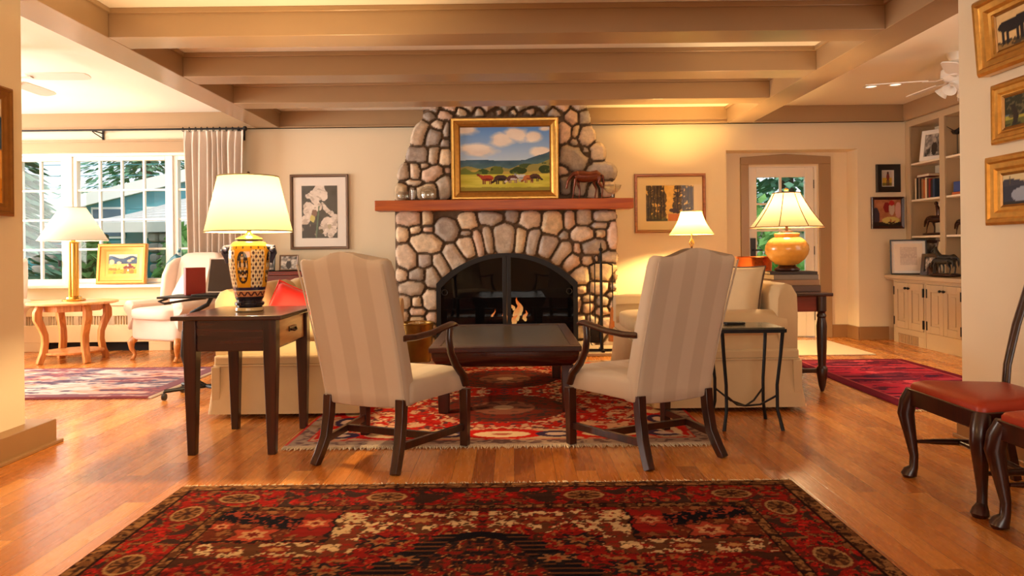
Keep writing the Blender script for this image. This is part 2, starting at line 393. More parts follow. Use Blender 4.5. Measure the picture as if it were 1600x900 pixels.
M_sootshade = mat('soot_and_shade_black', rgb(16, 14, 13), 0.9, var=0.3, bump=0.2, bscale=20)  # real soot in the firebox, painted shade under the radiator cover
M_mortar = mat('rough_mortar', rgb(112, 94, 78), 0.95, var=0.25, scale=20, bump=0.5, bscale=40)
M_hearth = mat('hearth_flagstone', rgb(176, 160, 142), 0.7, var=0.2, scale=6, bump=0.2, bscale=30)
M_stone = attr_mat('river_stone', 0.75, bump=0.35, bscale=55, var=0.22)
M_canvas = attr_mat('oil_paint_canvas', 0.55, bump=0.12, bscale=160)
M_photo = attr_mat('photo_print', 0.25)
M_rug = attr_mat('knotted_wool', 0.95, spec=0.05, bump=0.5, bscale=260, var=0.22)
M_fringe = mat('ivory_wool_fringe', rgb(226, 208, 176), 0.95, var=0.2, scale=40)
M_pages = mat('book_pages', rgb(224, 210, 182), 0.9, var=0.08, scale=60)
M_vase = attr_mat('glazed_majolica', 0.14, spec=0.6)
M_yellowglaze = mat('mustard_crackle_glaze', rgb(208, 148, 62), 0.2, var=0.12, scale=40, coat=0.4)
M_teal = mat('teal_ceramic', rgb(38, 104, 118), 0.4, var=0.15)
M_fanw = mat('white_fan_enamel', rgb(236, 232, 226), 0.35, var=0.02)
M_plastic = mat('black_plastic', rgb(24, 23, 24), 0.4)
M_matwhite = mat('pale_doormat_weave', rgb(222, 208, 184), 0.95, var=0.06, scale=60)

# ------------------------------------------------------------------ the room
BW = 8.35; CZ = 2.655; BZ = 2.466
struct(MB().bx(-7.1, 4.95, -3.1, 8.80, -0.12, 0).build('floor', M_floor, smooth=False), 'honey oak strip floor running towards the fireplace', 'floor')
struct(MB().bx(-7.1, 4.95, -3.1, 8.80, CZ, CZ+0.12).build('ceiling', M_ceil, smooth=False), 'white plaster ceiling above the taupe beams', 'ceiling')
wb_ = MB()
wb_.bx(-7.1, -5.75, BW, 8.62, 0, CZ).bx(-5.75, -3.22, BW, 8.62, 0, 0.72).bx(-5.75, -3.22, BW, 8.62, 2.21, CZ).bx(-3.22, 2.44, BW, 8.62, 0, CZ)
wb_.bx(2.44, 3.93, BW, 8.62, 2.166, CZ).bx(3.93, 4.95, BW, 8.62, 0, CZ)
struct(wb_.build('wall_back', M_wall, smooth=False), 'cream wall behind the stone fireplace', 'wall')
wa = MB()
wa.bx(2.40, 2.76, 8.62, 8.76, 0, 2.17).bx(3.58, 4.0, 8.62, 8.76, 0, 2.17).bx(2.76, 3.58, 8.62, 8.76, 2.01, 2.17)
struct(wa.build('wall_alcove', M_wall, smooth=False), 'cream wall around the glazed door in the alcove', 'wall')
struct(MB().bx(-2.95, -2.69, -3.1, 4.05, 0, CZ).build('wall_left', M_wall, smooth=False), 'warm cream wall end at the picture edge with thick taupe plinth', 'wall')
struct(MB().bx(2.47, 2.65, -3.1, 4.05, 0, CZ).build('wall_right', M_wall, smooth=False), 'cream wall carrying three gilt framed pictures', 'wall')
struct(MB().bx(-7.1, -6.25, 3.87, 4.05, 0, CZ).bx(-3.75, -2.95, 3.87, 4.05, 0, CZ).bx(-6.25, -3.75, 3.87, 4.05, 0, 0.85).bx(-6.25, -3.75, 3.87, 4.05, 2.25, CZ).build('wall_front_left', M_wall, smooth=False), 'cream wall closing the window bay', 'wall')
struct(MB().bx(2.65, 4.95, 3.87, 4.05, 0, CZ).build('wall_front_right', M_wall, smooth=False), 'cream wall closing the bookcase bay', 'wall')
wl = MB(); wl.bx(-7.1, -6.97, 4.05, 4.9, 0, CZ).bx(-7.1, -6.97, 7.5, 8.35, 0, CZ).bx(-7.1, -6.97, 4.9, 7.5, 0, 0.75).bx(-7.1, -6.97, 4.9, 7.5, 2.25, CZ)
struct(wl.build('wall_left_bay', M_wall, smooth=False), 'cream side wall of the window bay', 'wall')
struct(MB().bx(4.80, 4.95, 4.05, 8.35, 0, CZ).build('wall_right_bay', M_wall, smooth=False), 'cream wall behind the built-in bookcase', 'wall')
wf = MB(); wf.bx(-2.7, -1.6, -3.12, -2.97, 0, CZ).bx(1.6, 2.5, -3.12, -2.97, 0, CZ).bx(-1.6, 1.6, -3.12, -2.97, 0, 0.9).bx(-1.6, 1.6, -3.12, -2.97, 2.4, CZ)
struct(wf.build('wall_front', M_wall, smooth=False), 'cream wall at the near end of the room', 'wall')

# beams
for k, (x0, x1) in enumerate(((-2.87, -2.60), (2.436, 2.72))):
    b = MB().bx(x0, x1, 4.05, BW, BZ, CZ).bx(x0-0.02, x1+0.02, 4.05, BW, CZ-0.03, CZ)
    o = b.build('ceiling_beam', M_trim, bevel=0.004)
    struct(o, ('long taupe ceiling beam on the window side', 'long taupe ceiling beam on the bookcase side')[k], 'beam')
for k, y0 in enumerate((4.77, 5.85, 6.91)):
    b = MB().bx(-2.60, 2.436, y0, y0+0.27, BZ, CZ).bx(-2.60, 2.436, y0-0.018, y0+0.288, CZ-0.035, CZ)
    o = b.build('ceiling_beam', M_trim, bevel=0.004)
    struct(o, ('nearest taupe cross beam, uppermost in the photo', 'middle of the three taupe cross beams', 'taupe cross beam nearest the fireplace')[k], 'beam')
struct(MB().bx(-2.69, 2.47, 3.85, 4.05, BZ, CZ).build('ceiling_beam', M_trim, bevel=0.004), 'taupe header beam over the opening between the two rooms', 'beam')
struct(MB().bx(-6.97, 4.45, BW-0.06, BW, BZ, CZ).bx(-6.97, 4.45, BW-0.075, BW, BZ, BZ+0.02).build('trim_1', M_trim, bevel=0.003), 'taupe frieze board along the top of the back wall', 'trim')
struct(MB().bx(4.42, 4.80, 4.05, BW-0.06, BZ, CZ).build('trim_2', M_trim, bevel=0.003), 'taupe frieze board above the bookcase', 'trim')
struct(MB().bx(-5.85, -3.10, BW-0.03, BW, 2.215, 2.355).bx(-5.85, -3.10, BW-0.045, BW, 2.335, 2.355).build('trim_3', M_trim, bevel=0.003), 'taupe head board above the white window', 'trim')
# baseboards
M_base = mat('brown_taupe_baseboard', rgb(150, 112, 72), 0.4, var=0.05, scale=4)
struct(MB().bx(3.93, 4.26, BW-0.02, BW, 0, 0.15).bx(3.908, 3.93, BW-0.02, 8.60, 0, 0.15).bx(3.73, 3.93, 8.60, 8.62, 0, 0.15).bx(1.2, 2.44, BW-0.02, BW, 0, 0.15).bx(2.44, 2.69, 8.60, 8.62, 0, 0.15)
       .build('baseboard_back', M_base, bevel=0.004), 'brown taupe baseboard along the back wall', 'baseboard')
struct(MB().bx(-3.05, -2.59, -2.9, 4.17, 0, 0.135).bx(-3.07, -2.565, -2.9, 4.195, 0, 0.018).build('baseboard_left', M_base, bevel=0.004), 'thick taupe plinth wrapping the near wall end', 'baseboard')
struct(MB().bx(2.45, 2.67, -2.9, 4.075, 0, 0.135).bx(2.435, 2.685, -2.9, 4.09, 0, 0.02).build('baseboard_right', M_base, bevel=0.004), 'taupe baseboard under the gilt pictures wall', 'baseboard')

# back window
def casement(root, x0, x1, z0, z1, y, nx, nz, fw):
    f = MB().bx(x0-fw, x0, y-0.03, y+0.05, z0-fw, z1+fw).bx(x1, x1+fw, y-0.03, y+0.05, z0-fw, z1+fw).bx(x0, x1, y-0.03, y+0.05, z1, z1+fw).bx(x0, x1, y-0.03, y+0.05, z0-fw, z0)
    f.build('sash', M_white, root, bevel=0.004)
    mu = MB()
    for i in range(1, nx):
        x = x0 + (x1-x0)*i/nx; mu.bx(x-0.011, x+0.011, y-0.015, y+0.025, z0, z1)
    for i in range(1, nz):
        z = z0 + (z1-z0)*i/nz; mu.bx(x0, x1, y-0.014, y+0.024, z-0.011, z+0.011)
    mu.build('muntin', M_white, root)
    MB().bx(x0, x1, y+0.004, y+0.008, z0, z1).build('glass', M_glass, root, smooth=False)
win = struct(thing('window_1', 'white three-part casement window with small panes', 'window', (0, 0, 0)), 'white three-part casement window with small panes', 'window')
WY = 8.44
casement(win, -5.63, -5.145, 0.785, 2.135, WY, 2, 4, 0.05)
casement(win, -4.965, -3.955, 0.785, 2.135, WY, 4, 4, 0.045)
casement(win, -3.81, -3.33, 0.785, 2.135, WY, 2, 4, 0.05)
MB().bx(-5.75, -5.68, BW-0.005, 8.6, 0.72, 2.21).bx(-3.28, -3.22, BW-0.005, 8.6, 0.72, 2.21).bx(-5.68, -3.28, BW-0.005, 8.6, 2.18, 2.21).bx(-5.68, -3.28, BW+0.06, 8.6, 0.72, 0.735) \
    .bx(-5.095, -5.01, BW+0.04, 8.55, 0.735, 2.18).bx(-3.91, -3.86, BW+0.04, 8.55, 0.735, 2.18).build('window_frame', M_white, win, bevel=0.004)
MB().bx(-5.85, -3.12, 8.20, BW+0.09, 0.69, 0.722).build('window_sill', M_white, win, bevel=0.006)
MB().bx(-5.17, -5.155, WY-0.06, WY-0.03, 0.93, 1.0).bx(-5.62, -5.55, WY-0.06, WY-0.03, 0.75, 0.77).build('latch', M_iron, win)
w2 = struct(thing('assumed_window_2', '', ''), 'unseen window assumed in the side wall of the bay', 'window')  # frame of the out-of-view window assumed for the left daylight
MB().bx(-7.08, -7.0, 4.9, 4.98, 0.75, 2.25).bx(-7.08, -7.0, 7.42, 7.5, 0.75, 2.25).bx(-7.08, -7.0, 4.98, 7.42, 0.75, 0.83).bx(-7.08, -7.0, 4.98, 7.42, 2.17, 2.25).bx(-7.08, -7.0, 6.16, 6.24, 0.83, 2.17).build('window_frame', M_white, w2)
w3 = struct(thing('unseen_window_3', '', ''), 'unseen window added in the near end wall', 'window')  # frame added around the unseen light behind the camera
MB().bx(-1.6, -1.52, -3.08, -3.0, 0.9, 2.4).bx(1.52, 1.6, -3.08, -3.0, 0.9, 2.4).bx(-1.52, 1.52, -3.08, -3.0, 0.9, 0.98).bx(-1.52, 1.52, -3.08, -3.0, 2.32, 2.4).build('window_frame', M_white, w3)

w4 = struct(thing('added_window_4', '', ''), 'unseen window added for light in the near wall of the bay', 'window')  # made-up window to go with the added front fill light
MB().bx(-6.25, -6.17, 3.90, 3.98, 0.85, 2.25).bx(-3.83, -3.75, 3.90, 3.98, 0.85, 2.25).bx(-6.17, -3.83, 3.90, 3.98, 0.85, 0.93).bx(-6.17, -3.83, 3.90, 3.98, 2.17, 2.25).build('window_frame', M_white, w4)

# glazed door in the alcove
DY = 8.66
dr = struct(thing('door_1', '', '', (0, 0, 0)), 'white glazed door with small panes in taupe casing', 'door')
dx0, dx1, gz0, gz1 = 2.785, 3.555, 0.32, 1.885
gx0, gx1 = 2.885, 3.455
MB().bx(dx0, gx0, DY, DY+0.045, 0.01, 2.0).bx(gx1, dx1, DY, DY+0.045, 0.01, 2.0).bx(gx0, gx1, DY, DY+0.045, gz1, 2.0).bx(gx0, gx1, DY, DY+0.045, 0.01, gz0).build('door_leaf', M_white, dr, bevel=0.004)
mu = MB().bx(3.158, 3.182, DY+0.005, DY+0.04, gz0, gz1)
for i in range(1, 5):
    z = gz0 + (gz1-gz0)*i/5; mu.bx(gx0, gx1, DY+0.006, DY+0.039, z-0.011, z+0.011)
mu.build('muntin', M_white, dr)
MB().bx(gx0, gx1, DY+0.02, DY+0.024, gz0, gz1).build('glass', M_glass, dr, smooth=False)
MB().bx(2.805, 2.865, DY-0.012, DY, 0.93, 1.17).cyl((2.835, DY-0.01, 1.03), (2.835, DY-0.055, 1.03), 0.01).cyl((2.835, DY-0.05, 1.03), (2.93, DY-0.05, 1.03), 0.009).build('door_handle', M_black, dr)
for z in (0.25, 1.02, 1.80):
    MB().bx(3.553, 3.575, DY-0.012, DY+0.01, z-0.05, z+0.05).build('hinge', M_black, dr)
cs = MB().bx(2.68, 2.775, 8.595, 8.64, 0, 2.03).bx(3.60, 3.735, 8.595, 8.64, 0, 2.03)
cs.prism([(2.68, 2.03), (3.735, 2.03), (3.735, 2.115), (3.2, 2.15), (2.68, 2.115)], 'y', 8.595, 8.64)
struct(cs.build('trim_4', M_trim, bevel=0.005), 'taupe door casing with shallow peaked head', 'trim')
struct(MB().bx(2.76, 2.785, 8.63, 8.72, 0, 2.01).bx(3.558, 3.60, 8.63, 8.72, 0, 2.01).bx(2.785, 3.558, 8.63, 8.72, 2.0, 2.03).build('trim_5', M_white), 'white door lining', 'trim')

# ------------------------------------------------------------------ fireplace
FY = 7.92
K5 = lambda cx, cy: (580 + cx/3.462, 160 + cy/3.462)
K6 = lambda cx, cy: (600 + cx/3.215, 320 + cy/3.215)
st5 = [(318,68,35,38,0),(402,60,45,40,0),(365,125,38,28,10),(262,170,45,72,22),(335,190,46,52,10),(406,150,20,45,0),(400,225,28,25,0),(248,285,60,48,0),(340,285,32,55,10),
 (400,300,38,50,0),(175,380,36,52,15),(238,370,35,48,-10),(288,347,32,18,0),(334,385,66,42,-15),(410,370,20,22,0),(230,437,55,20,5),(165,485,42,56,0),(222,492,25,36,0),(305,485,66,46,0),(395,460,45,70,0),
 (500,50,45,28,0),(585,50,45,30,0),(650,50,25,22,0),(700,48,28,24,0),(760,50,35,24,0),(845,48,45,24,0),(912,48,25,26,0),(990,50,50,30,0),(1087,75,40,50,0),(1150,80,36,48,-10),(1042,168,40,60,0),
 (1110,160,25,36,20),(1167,185,52,58,0),(1095,225,32,28,20),(1150,270,36,30,30),(1225,270,50,60,0),(1095,300,86,70,25),(1185,328,14,20,0),(1245,372,88,60,8),(1035,370,30,30,0),(1050,450,36,50,0),(1130,462,50,46,0),(1200,480,46,42,0),(1270,462,56,52,0),
 (205,630,70,46,0),(307,628,33,44,0),(410,690,68,66,20),(525,640,60,48,0),(640,628,74,38,5),(760,618,40,36,0),(860,635,62,50,0),(978,655,60,70,0),(1070,640,33,54,0),(1150,620,46,46,0),(1262,615,70,30,0),
 (172,715,37,48,0),(243,695,32,28,0),(310,690,30,20,0),(300,762,94,56,5),(510,712,30,20,0),(515,780,50,64,-25),(580,765,28,74,-12),(635,745,28,76,-10),(720,735,62,86,0),(805,745,32,74,8),(875,755,36,76,14),(955,775,56,66,25),(1040,720,28,28,0),
 (1140,712,64,46,5),(1235,668,46,20,0),(1237,708,28,28,0),(1305,720,33,78,0),(1205,780,66,44,-6),(1110,790,22,32,0),(1030,815,45,72,38),(193,835,56,76,-12),(290,855,40,42,0),(380,880,40,66,-25),(450,840,50,86,-28)]
st6 = [(90,350,32,38,0),(165,350,44,32,0),(245,365,40,56,-10),(140,420,66,38,0),(235,475,42,56,0),(170,490,26,32,0),(105,492,32,42,0),(170,535,46,24,0),(240,565,32,32,0),(165,577,46,20,0),(100,560,32,40,0),
 (130,620,60,34,0),(220,625,40,36,0),(110,685,44,32,0),(200,690,60,34,0),
 (940,290,48,46,-30),(985,352,52,52,0),(1022,280,36,28,-15),(1060,268,18,18,0),(1130,265,50,34,0),(1100,335,76,52,0),(1150,357,28,30,0),(1075,415,52,36,0),(1150,410,20,20,0),(1145,450,30,20,0),(990,430,34,26,0),(1022,470,36,24,0),(978,495,20,46,0),(1027,515,42,30,0),
 (1098,485,44,28,0),(1092,535,48,28,0),(1150,500,30,34,0),(985,577,30,26,0),(1050,577,34,30,0),(1115,590,40,40,0),(1000,640,44,40,0),(1080,650,46,36,0),(1140,690,40,40,0),(1010,705,50,34,0)]
stones = []
rs = np.random.RandomState(11)
for lst, K, sc in ((st5, K5, 3.462), (st6, K6, 3.215)):
    for cx, cy, rx, rz, a in lst:
        p = at(*K(cx, cy), FY); k = FY/FPX/sc
        stones.append((p.x, p.z, rx*k, rz*k, math.radians(a)))
for gx in np.arange(-0.45, 0.6, 0.21):            # stones behind the painting
    for gz in (1.72, 1.92, 2.12, 2.30):
        stones.append((gx+rs.uniform(-.03, .03), gz+rs.uniform(-.03, .03), 0.11, 0.10, rs.uniform(-.4, .4)))
for gx in np.arange(-0.86, 0.9, 0.2):             # stones up to the ceiling behind the beam
    stones.append((gx+rs.uniform(-.03, .03), 2.60, 0.105, 0.08, rs.uniform(-.3, .3)))
OUTL = [(-1.262, 0), (-1.262, 1.53), (-1.258, 1.60), (-1.21, 1.85), (-1.085, 2.22), (-0.955, 2.48), (-0.93, 2.70)]
OUTR = [(1.115, 0), (1.125, 1.53), (1.115, 1.62), (1.10, 1.80), (1.01, 2.02), (0.90, 2.27), (0.83, 2.58), (0.82, 2.70)]
AXC, AHW, ASP, ATOP = -0.058, 0.738, 0.70, 1.02
ARR = (AHW**2 + (ATOP-ASP)**2) / (2*(ATOP-ASP))
def arch(x):
    return ATOP - ARR + math.sqrt(max(ARR**2 - (x-AXC)**2, 0))
step = 0.0095
gx = np.arange(-1.34, 1.20, step); gz = np.arange(0.0, 2.652, step)
GX, GZ = np.meshgrid(gx, gz, indexing='ij')
wx = GX + 0.012*(fbm(GX*7, GZ*7, 5)-0.5); wz = GZ + 0.012*(fbm(GX*7, GZ*7, 9)-0.5)
d1 = np.full(GX.shape, 9.0); d2 = d1.copy(); own = np.zeros(GX.shape, int)
for i, (cx, cz, rx, rz, a) in enumerate(stones):
    dx = wx - cx; dz = -(wz - cz)
    u = dx*math.cos(a) + dz*math.sin(a); v = -dx*math.sin(a) + dz*math.cos(a)
    q = (np.abs(u/rx)**2.5 + np.abs(v/rz)**2.5) ** 0.4
    d = (q-1) * math.sqrt(rx*rz)
    m1 = d < d1
    d2 = np.where(m1, d1, np.minimum(d2, d)); own = np.where(m1, i, own); d1 = np.where(m1, d, d1)
e = np.minimum((d2-d1)*0.5, 0.012-d1)
t = np.clip((e-0.005)/0.052, 0, 1)
tilt = rs.uniform(-0.12, 0.12, (len(stones), 2)); lift = rs.uniform(0.8, 1.3, len(stones))
sxs = np.array([s_[0] for s_ in stones]); szs = np.array([s_[1] for s_ in stones])
h = np.where(e > 0.005, 0.066*lift[own]*np.sqrt(1-(1-t)**2) + t*(tilt[own, 0]*(GX-sxs[own]) + tilt[own, 1]*(GZ-szs[own])), 0.0)
h = h + 0.004*(fbm(GX*30, GZ*30, 3)-0.5) + 0.008*t*(fbm(GX*9, GZ*9, 6)-0.5)
xl = np.interp(gz, [p[1] for p in OUTL], [p[0] for p in OUTL]); xr = np.interp(gz, [p[1] for p in OUTR], [p[0] for p in OUTR])
inside = (GX > xl[None, :]) & (GX < xr[None, :])
solid = (e > 0.003) | inside
far = np.minimum(GX - xl[None, :] - 0.0, xr[None, :] - GX)
az = ATOP - ARR + np.sqrt(np.maximum(ARR**2 - (GX-AXC)**2, 0))
hole = (np.abs(GX-AXC) < AHW) & (GZ < az)
keep = solid & ~hole
pal = 1.35*np.array([rgb(182,164,144), rgb(196,178,156), rgb(168,154,138), rgb(158,148,138), rgb(202,182,154), rgb(188,162,142), rgb(150,140,132), rgb(180,160,130)])
scol = pal[rs.randint(0, len(pal), len(stones))] * rs.uniform(0.82, 1.12, (len(stones), 1))
mort = np.array(rgb(112, 92, 74))
colr = np.where((t > 0.16)[..., None], scol[own], mort)
sp = (fbm(GX*26, GZ*26, 12)-0.5)[..., None]
colr = np.clip(colr*(1+0.55*sp), 0.01, 1)
edge = ~inside
YY = FY - h + np.where(edge, 0.10*(1-t), 0)
idx = -np.ones(GX.shape, int); idx[keep] = np.arange(keep.sum())
vs = np.stack([GX[keep], YY[keep], GZ[keep]], 1)
a_, b_, c_, d_ = idx[:-1, :-1], idx[1:, :-1], idx[1:, 1:], idx[:-1, 1:]
ok = (a_ >= 0) & (b_ >= 0) & (c_ >= 0) & (d_ >= 0)
fs = np.stack([a_[ok], b_[ok], c_[ok], d_[ok]], 1)
def grid_mesh(name, vs, fs, col, m, parent=None):
    me = bpy.data.meshes.new(name); me.from_pydata(vs.tolist(), [], fs.tolist())
    at_ = me.color_attributes.new('pattern', 'FLOAT_COLOR', 'POINT')
    c4 = np.ones((len(vs), 4), np.float32); c4[:, :3] = col; at_.data.foreach_set('color', c4.ravel())
    me.polygons.foreach_set('use_smooth', [True]*len(me.polygons)); me.materials.append(m); me.update()
    o = bpy.data.objects.new(name, me); COL.objects.link(o)
    if parent: o.parent = parent
    return o
fp = thing('stone_fireplace', 'tapered river-stone fireplace with arched black opening', 'fireplace', (0, 0, 0))
grid_mesh('river_stonework', vs, fs, colr[keep], M_stone, fp)
poly = [(x+0.03, z) for x, z in OUTL if z < 2.65] + [(-0.90, 2.652), (0.79, 2.652)] + [(x-0.03, z) for x, z in OUTR[::-1] if z < 2.65]
poly += [(AXC+AHW, 0)] + [(AXC+AHW*math.cos(0) - 2*AHW*i/24, arch(AXC+AHW - 2*AHW*i/24)) for i in range(25)] + [(AXC-AHW, 0)]
MB().prism(poly, 'y', FY+0.012, BW-0.001).build('chimney_core', M_mortar, fp, smooth=False)
fb = MB().bx(AXC-AHW, AXC+AHW, BW-0.05, BW-0.002, 0.0, 1.0).bx(AXC-AHW, AXC+AHW, FY+0.05, BW-0.05, 0.0, 0.03)
fb.build('firebox_lining', M_sootshade, fp, smooth=False)
tag(MB().prism([(-1.42, 7.27), (1.27, 7.27), (1.27, 7.90), (-1.42, 7.90)], 'z', 0.001, 0.035).build('hearth_slab', M_hearth, bevel=0.006), 'pale flagstone hearth slab in front of the fireplace', 'hearth')
tag(MB().bx(-1.425, 1.272, 7.66, 7.93, 1.485, 1.592).build('mantel_shelf', M_red, bevel=0.006), 'long reddish wooden mantel shelf on the stone fireplace', 'mantel')

# fire screen
SY = FY - 0.108
fsn = thing('fireplace_screen', 'black arched mesh fire screen closing the fireplace opening', 'fire screen', (AXC, SY, 0))
def arcpts(r_in, n=24):
    pts = [(-AHW+r_in, 0.036)]
    for i in range(n+1):
        x = (AHW-r_in)*(-1+2*i/n); pts.append((x, arch(AXC+x*AHW/(AHW-r_in))-r_in))
    return pts + [(AHW-r_in, 0.036)]
oa = arcpts(-0.012); ia = arcpts(0.035)
fr = MB()
for y0, y1 in ((-0.012, 0.012),):
    n = len(oa); vs_ = [(x, y0, z) for x, z in oa] + [(x, y0, z) for x, z in ia] + [(x, y1, z) for x, z in oa] + [(x, y1, z) for x, z in ia]
    fs_ = []
    for i in range(n-1):
        fs_ += [(i, i+1, n+i+1, n+i), (2*n+i, 3*n+i, 3*n+i+1, 2*n+i+1), (i, 2*n+i, 2*n+i+1, i+1), (n+i, n+i+1, 3*n+i+1, 3*n+i)]
    fs_ += [(0, n, 3*n, 2*n), (n-1, 3*n-1, 4*n-1, 2*n-1)]
    fr.add(vs_, fs_)
fr.build('frame', M_iron, fsn)
zc = arch(AXC) - 0.02
MB().bx(-0.046, -0.004, -0.014, 0.012, 0.04, zc).build('stile', M_iron, fsn, bevel=0.003)
MB().bx(0.002, 0.044, -0.014, 0.012, 0.04, zc).build('stile', M_iron, fsn, bevel=0.003)
for s in (-1, 1):
    pts = [(s*0.02, 0.05)] + [(s*(0.02+(AHW-0.05)*i/14), arch(AXC+(0.02+(AHW-0.05)*i/14))-0.02) for i in range(15)] + [(s*(AHW-0.03), 0.05)]
    MB().prism(pts, 'y', -0.002, 0.001).build('mesh_panel', M_screen, fsn, smooth=False)
    rr = [(s*0.66+0.03*math.cos(a), -0.018, 0.62+0.03*math.sin(a)) for a in np.linspace(0, 2*PI, 13)]
    MB().tube(rr, 0.005, 6).build('ring_handle', M_iron, fsn)
# fire
M_log = mat('charred_log', rgb(54, 36, 26), 0.9, var=0.5, scale=14, bump=0.4, bscale=25)
gt = thing('fire_grate', 'black iron fire grate behind the mesh screen', 'grate', (AXC+0.02, 8.12, 0.03))
for i in range(7):
    x = -0.27+0.09*i; MB().tube([(x, -0.12, 0.16), (x, -0.10, 0.09), (x, 0.1, 0.09), (x, 0.13, 0.16)], 0.008, 6).build('grate_bar', M_iron, gt)
for sx in (-1, 1):
    for sy in (-1, 1): MB().cyl((sx*0.25, sy*0.08, 0), (sx*0.25, sy*0.08, 0.09), 0.009).build('leg', M_iron, gt)
for k, (x, y, z, a, ln, lb) in enumerate(((0, 8.08, 0.18, 0.05, 0.56, 'front charred log on the fire grate'), (0.03, 8.19, 0.18, -0.08, 0.5, 'rear charred log on the fire grate'), (0.02, 8.13, 0.28, 0.25, 0.46, 'top charred log lying across the others on the grate'))):
    tag(MB().tube([(-ln/2*math.cos(a), -ln/2*math.sin(a), 0), (0, 0, 0.006), (ln/2*math.cos(a), ln/2*math.sin(a), 0)], [0.052, 0.056, 0.048], 12).build('fire_log', M_log, loc=(AXC+0.02+x, y, z)), lb, 'log', 'logs on the fire grate')
mf, nt, b = new_mat('flame'); nt.nodes.remove(b)
em = N(nt, 'ShaderNodeEmission'); tc = N(nt, 'ShaderNodeTexCoord'); sx_ = N(nt, 'ShaderNodeSeparateXYZ'); nt.links.new(tc.outputs['Generated'], sx_.inputs[0])
rp = N(nt, 'ShaderNodeValToRGB'); rp.color_ramp.elements[0].color = (1.0, 0.55, 0.16, 1); rp.color_ramp.elements[1].color = (1.0, 0.13, 0.01, 1); nt.links.new(sx_.outputs['Z'], rp.inputs[0])
nt.links.new(rp.outputs[0], em.inputs[0]); em.inputs[1].default_value = 16.0; nt.links.new(em.outputs[0], nt.nodes['Material Output'].inputs[0])
fire = thing('fire', 'small orange log fire burning behind the mesh screen', 'fire', (AXC, 8.10, 0.26))
for i, (x, z0, hh, r, ln) in enumerate(((-0.17, 0.0, 0.15, 0.016, 0.03), (-0.08, -0.01, 0.13, 0.03, 0.05), (-0.04, -0.02, 0.08, 0.03, 0.01), (0.06, -0.02, 0.12, 0.03, 0.04), (0.10, 0.02, 0.22, 0.038, 0.03), (0.15, 0.08, 0.20, 0.03, -0.05), (0.07, 0.14, 0.10, 0.018, -0.06), (0.19, 0.02, 0.12, 0.022, 0.02))):
    pts = [(x + ln*(k/7)**1.4 + 0.012*math.sin(i*2+k*1.3), 0.02*math.sin(i*1.7), z0 + hh*k/7) for k in range(8)]
    MB().tube(pts, [r*q for q in (0.45, 0.85, 1.0, 0.9, 0.7, 0.5, 0.28, 0.05)], 8, up=(0, 1, 0)).build('flame', mf, fire)
add_light('fire_glow', 'POINT', (0.05, -0.02, 0.12), 5, (1, 0.42, 0.1), radius=0.08, parent=fire)

# ------------------------------------------------------------------ rugs
def rug(name, label, x0, x1, y0, y1, fn, n, fringe=None, th=0.012, rot=0):
    """woven rug: fn(u, v, w, l) -> sRGB, u across from the middle, v along from the middle, metres"""
    cx, cy = (x0+x1)/2, (y0+y1)/2; W, Lg = x1-x0, y1-y0
    r = thing(name, label, 'rug', (cx, cy, 0.001), rot)
    nx = max(int(W/n), 4); ny = max(int(Lg/n), 4)
    U, V = np.meshgrid(np.linspace(-W/2, W/2, nx+1), np.linspace(-Lg/2, Lg/2, ny+1), indexing='ij')
    c = np.clip(fn(U, V, W/2, Lg/2), 0, 255)
    Z = th + 0.0012*(vn(U*90, V*90, 4)-0.5) + 0.003*(fbm(U*2.2, V*2.2, 8)-0.5)
    edge = (np.abs(U) > W/2-1e-6) | (np.abs(V) > Lg/2-1e-6)
    Z = np.where(edge, 0.0015, Z)
    vs = np.stack([U, V, Z], -1).reshape(-1, 3)
    I = np.arange((nx+1)*(ny+1)).reshape(nx+1, ny+1)
    fs = np.stack([I[:-1, :-1], I[1:, :-1], I[1:, 1:], I[:-1, 1:]], -1).reshape(-1, 4)
    grid_mesh('pile', vs, fs, lin_np(c).reshape(-1, 3), M_rug, r)
    if fringe:
        for side in fringe:
            fm = MB(); rr = random.Random(side)
            k = int(W/0.010)
            for i in range(k):
                x = -W/2 + W*(i+0.5)/k; ln = rr.uniform(0.02, 0.05); dx = rr.uniform(-0.014, 0.014)
                fm.tube([(x, side*(Lg/2-0.006), 0.007), (x+dx*0.4, side*(Lg/2+ln*0.5), 0.005), (x+dx, side*(Lg/2+ln), 0.003)], [0.003, 0.0035, 0.0015], 4)
            tag(fm.build('fringe', M_fringe, r), 'ivory knotted fringe', kind='stuff')
    return r
def mixc(c, m, col): return np.where(m[..., None], np.array(col, float), c)
def motif(u, v, s, seed, th):
    """little mirrored flowers and hooks, cell by cell"""
    fu = np.abs((u/s) % 1 - 0.5); fv = np.abs((v/s) % 1 - 0.5)
    iu = np.floor(u/s); iv = np.floor(v/s)
    return vn(fu*7 + iu*3.7, fv*7 + iv*5.1, seed) > th
RED, DRED, NAVY, IVORY, BROWN, TAN, RUST = (138, 26, 20), (92, 18, 14), (24, 20, 32), (190, 156, 112), (74, 40, 24), (160, 118, 74), (186, 82, 44)
def trace(u, v, s_, seed):
    """curling flower field: 0..1, mirrored by the caller"""
    a = u + 0.35*s_*(vn(u/s_*1.3, v/s_*1.3, seed+3)-0.5)*2; b = v + 0.35*s_*(vn(u/s_*1.3+9, v/s_*1.3, seed+5)-0.5)*2
    return fbm(a/s_*2, b/s_*2, seed, 2)
def line(n, lo, wd): return np.abs(n-lo) < wd
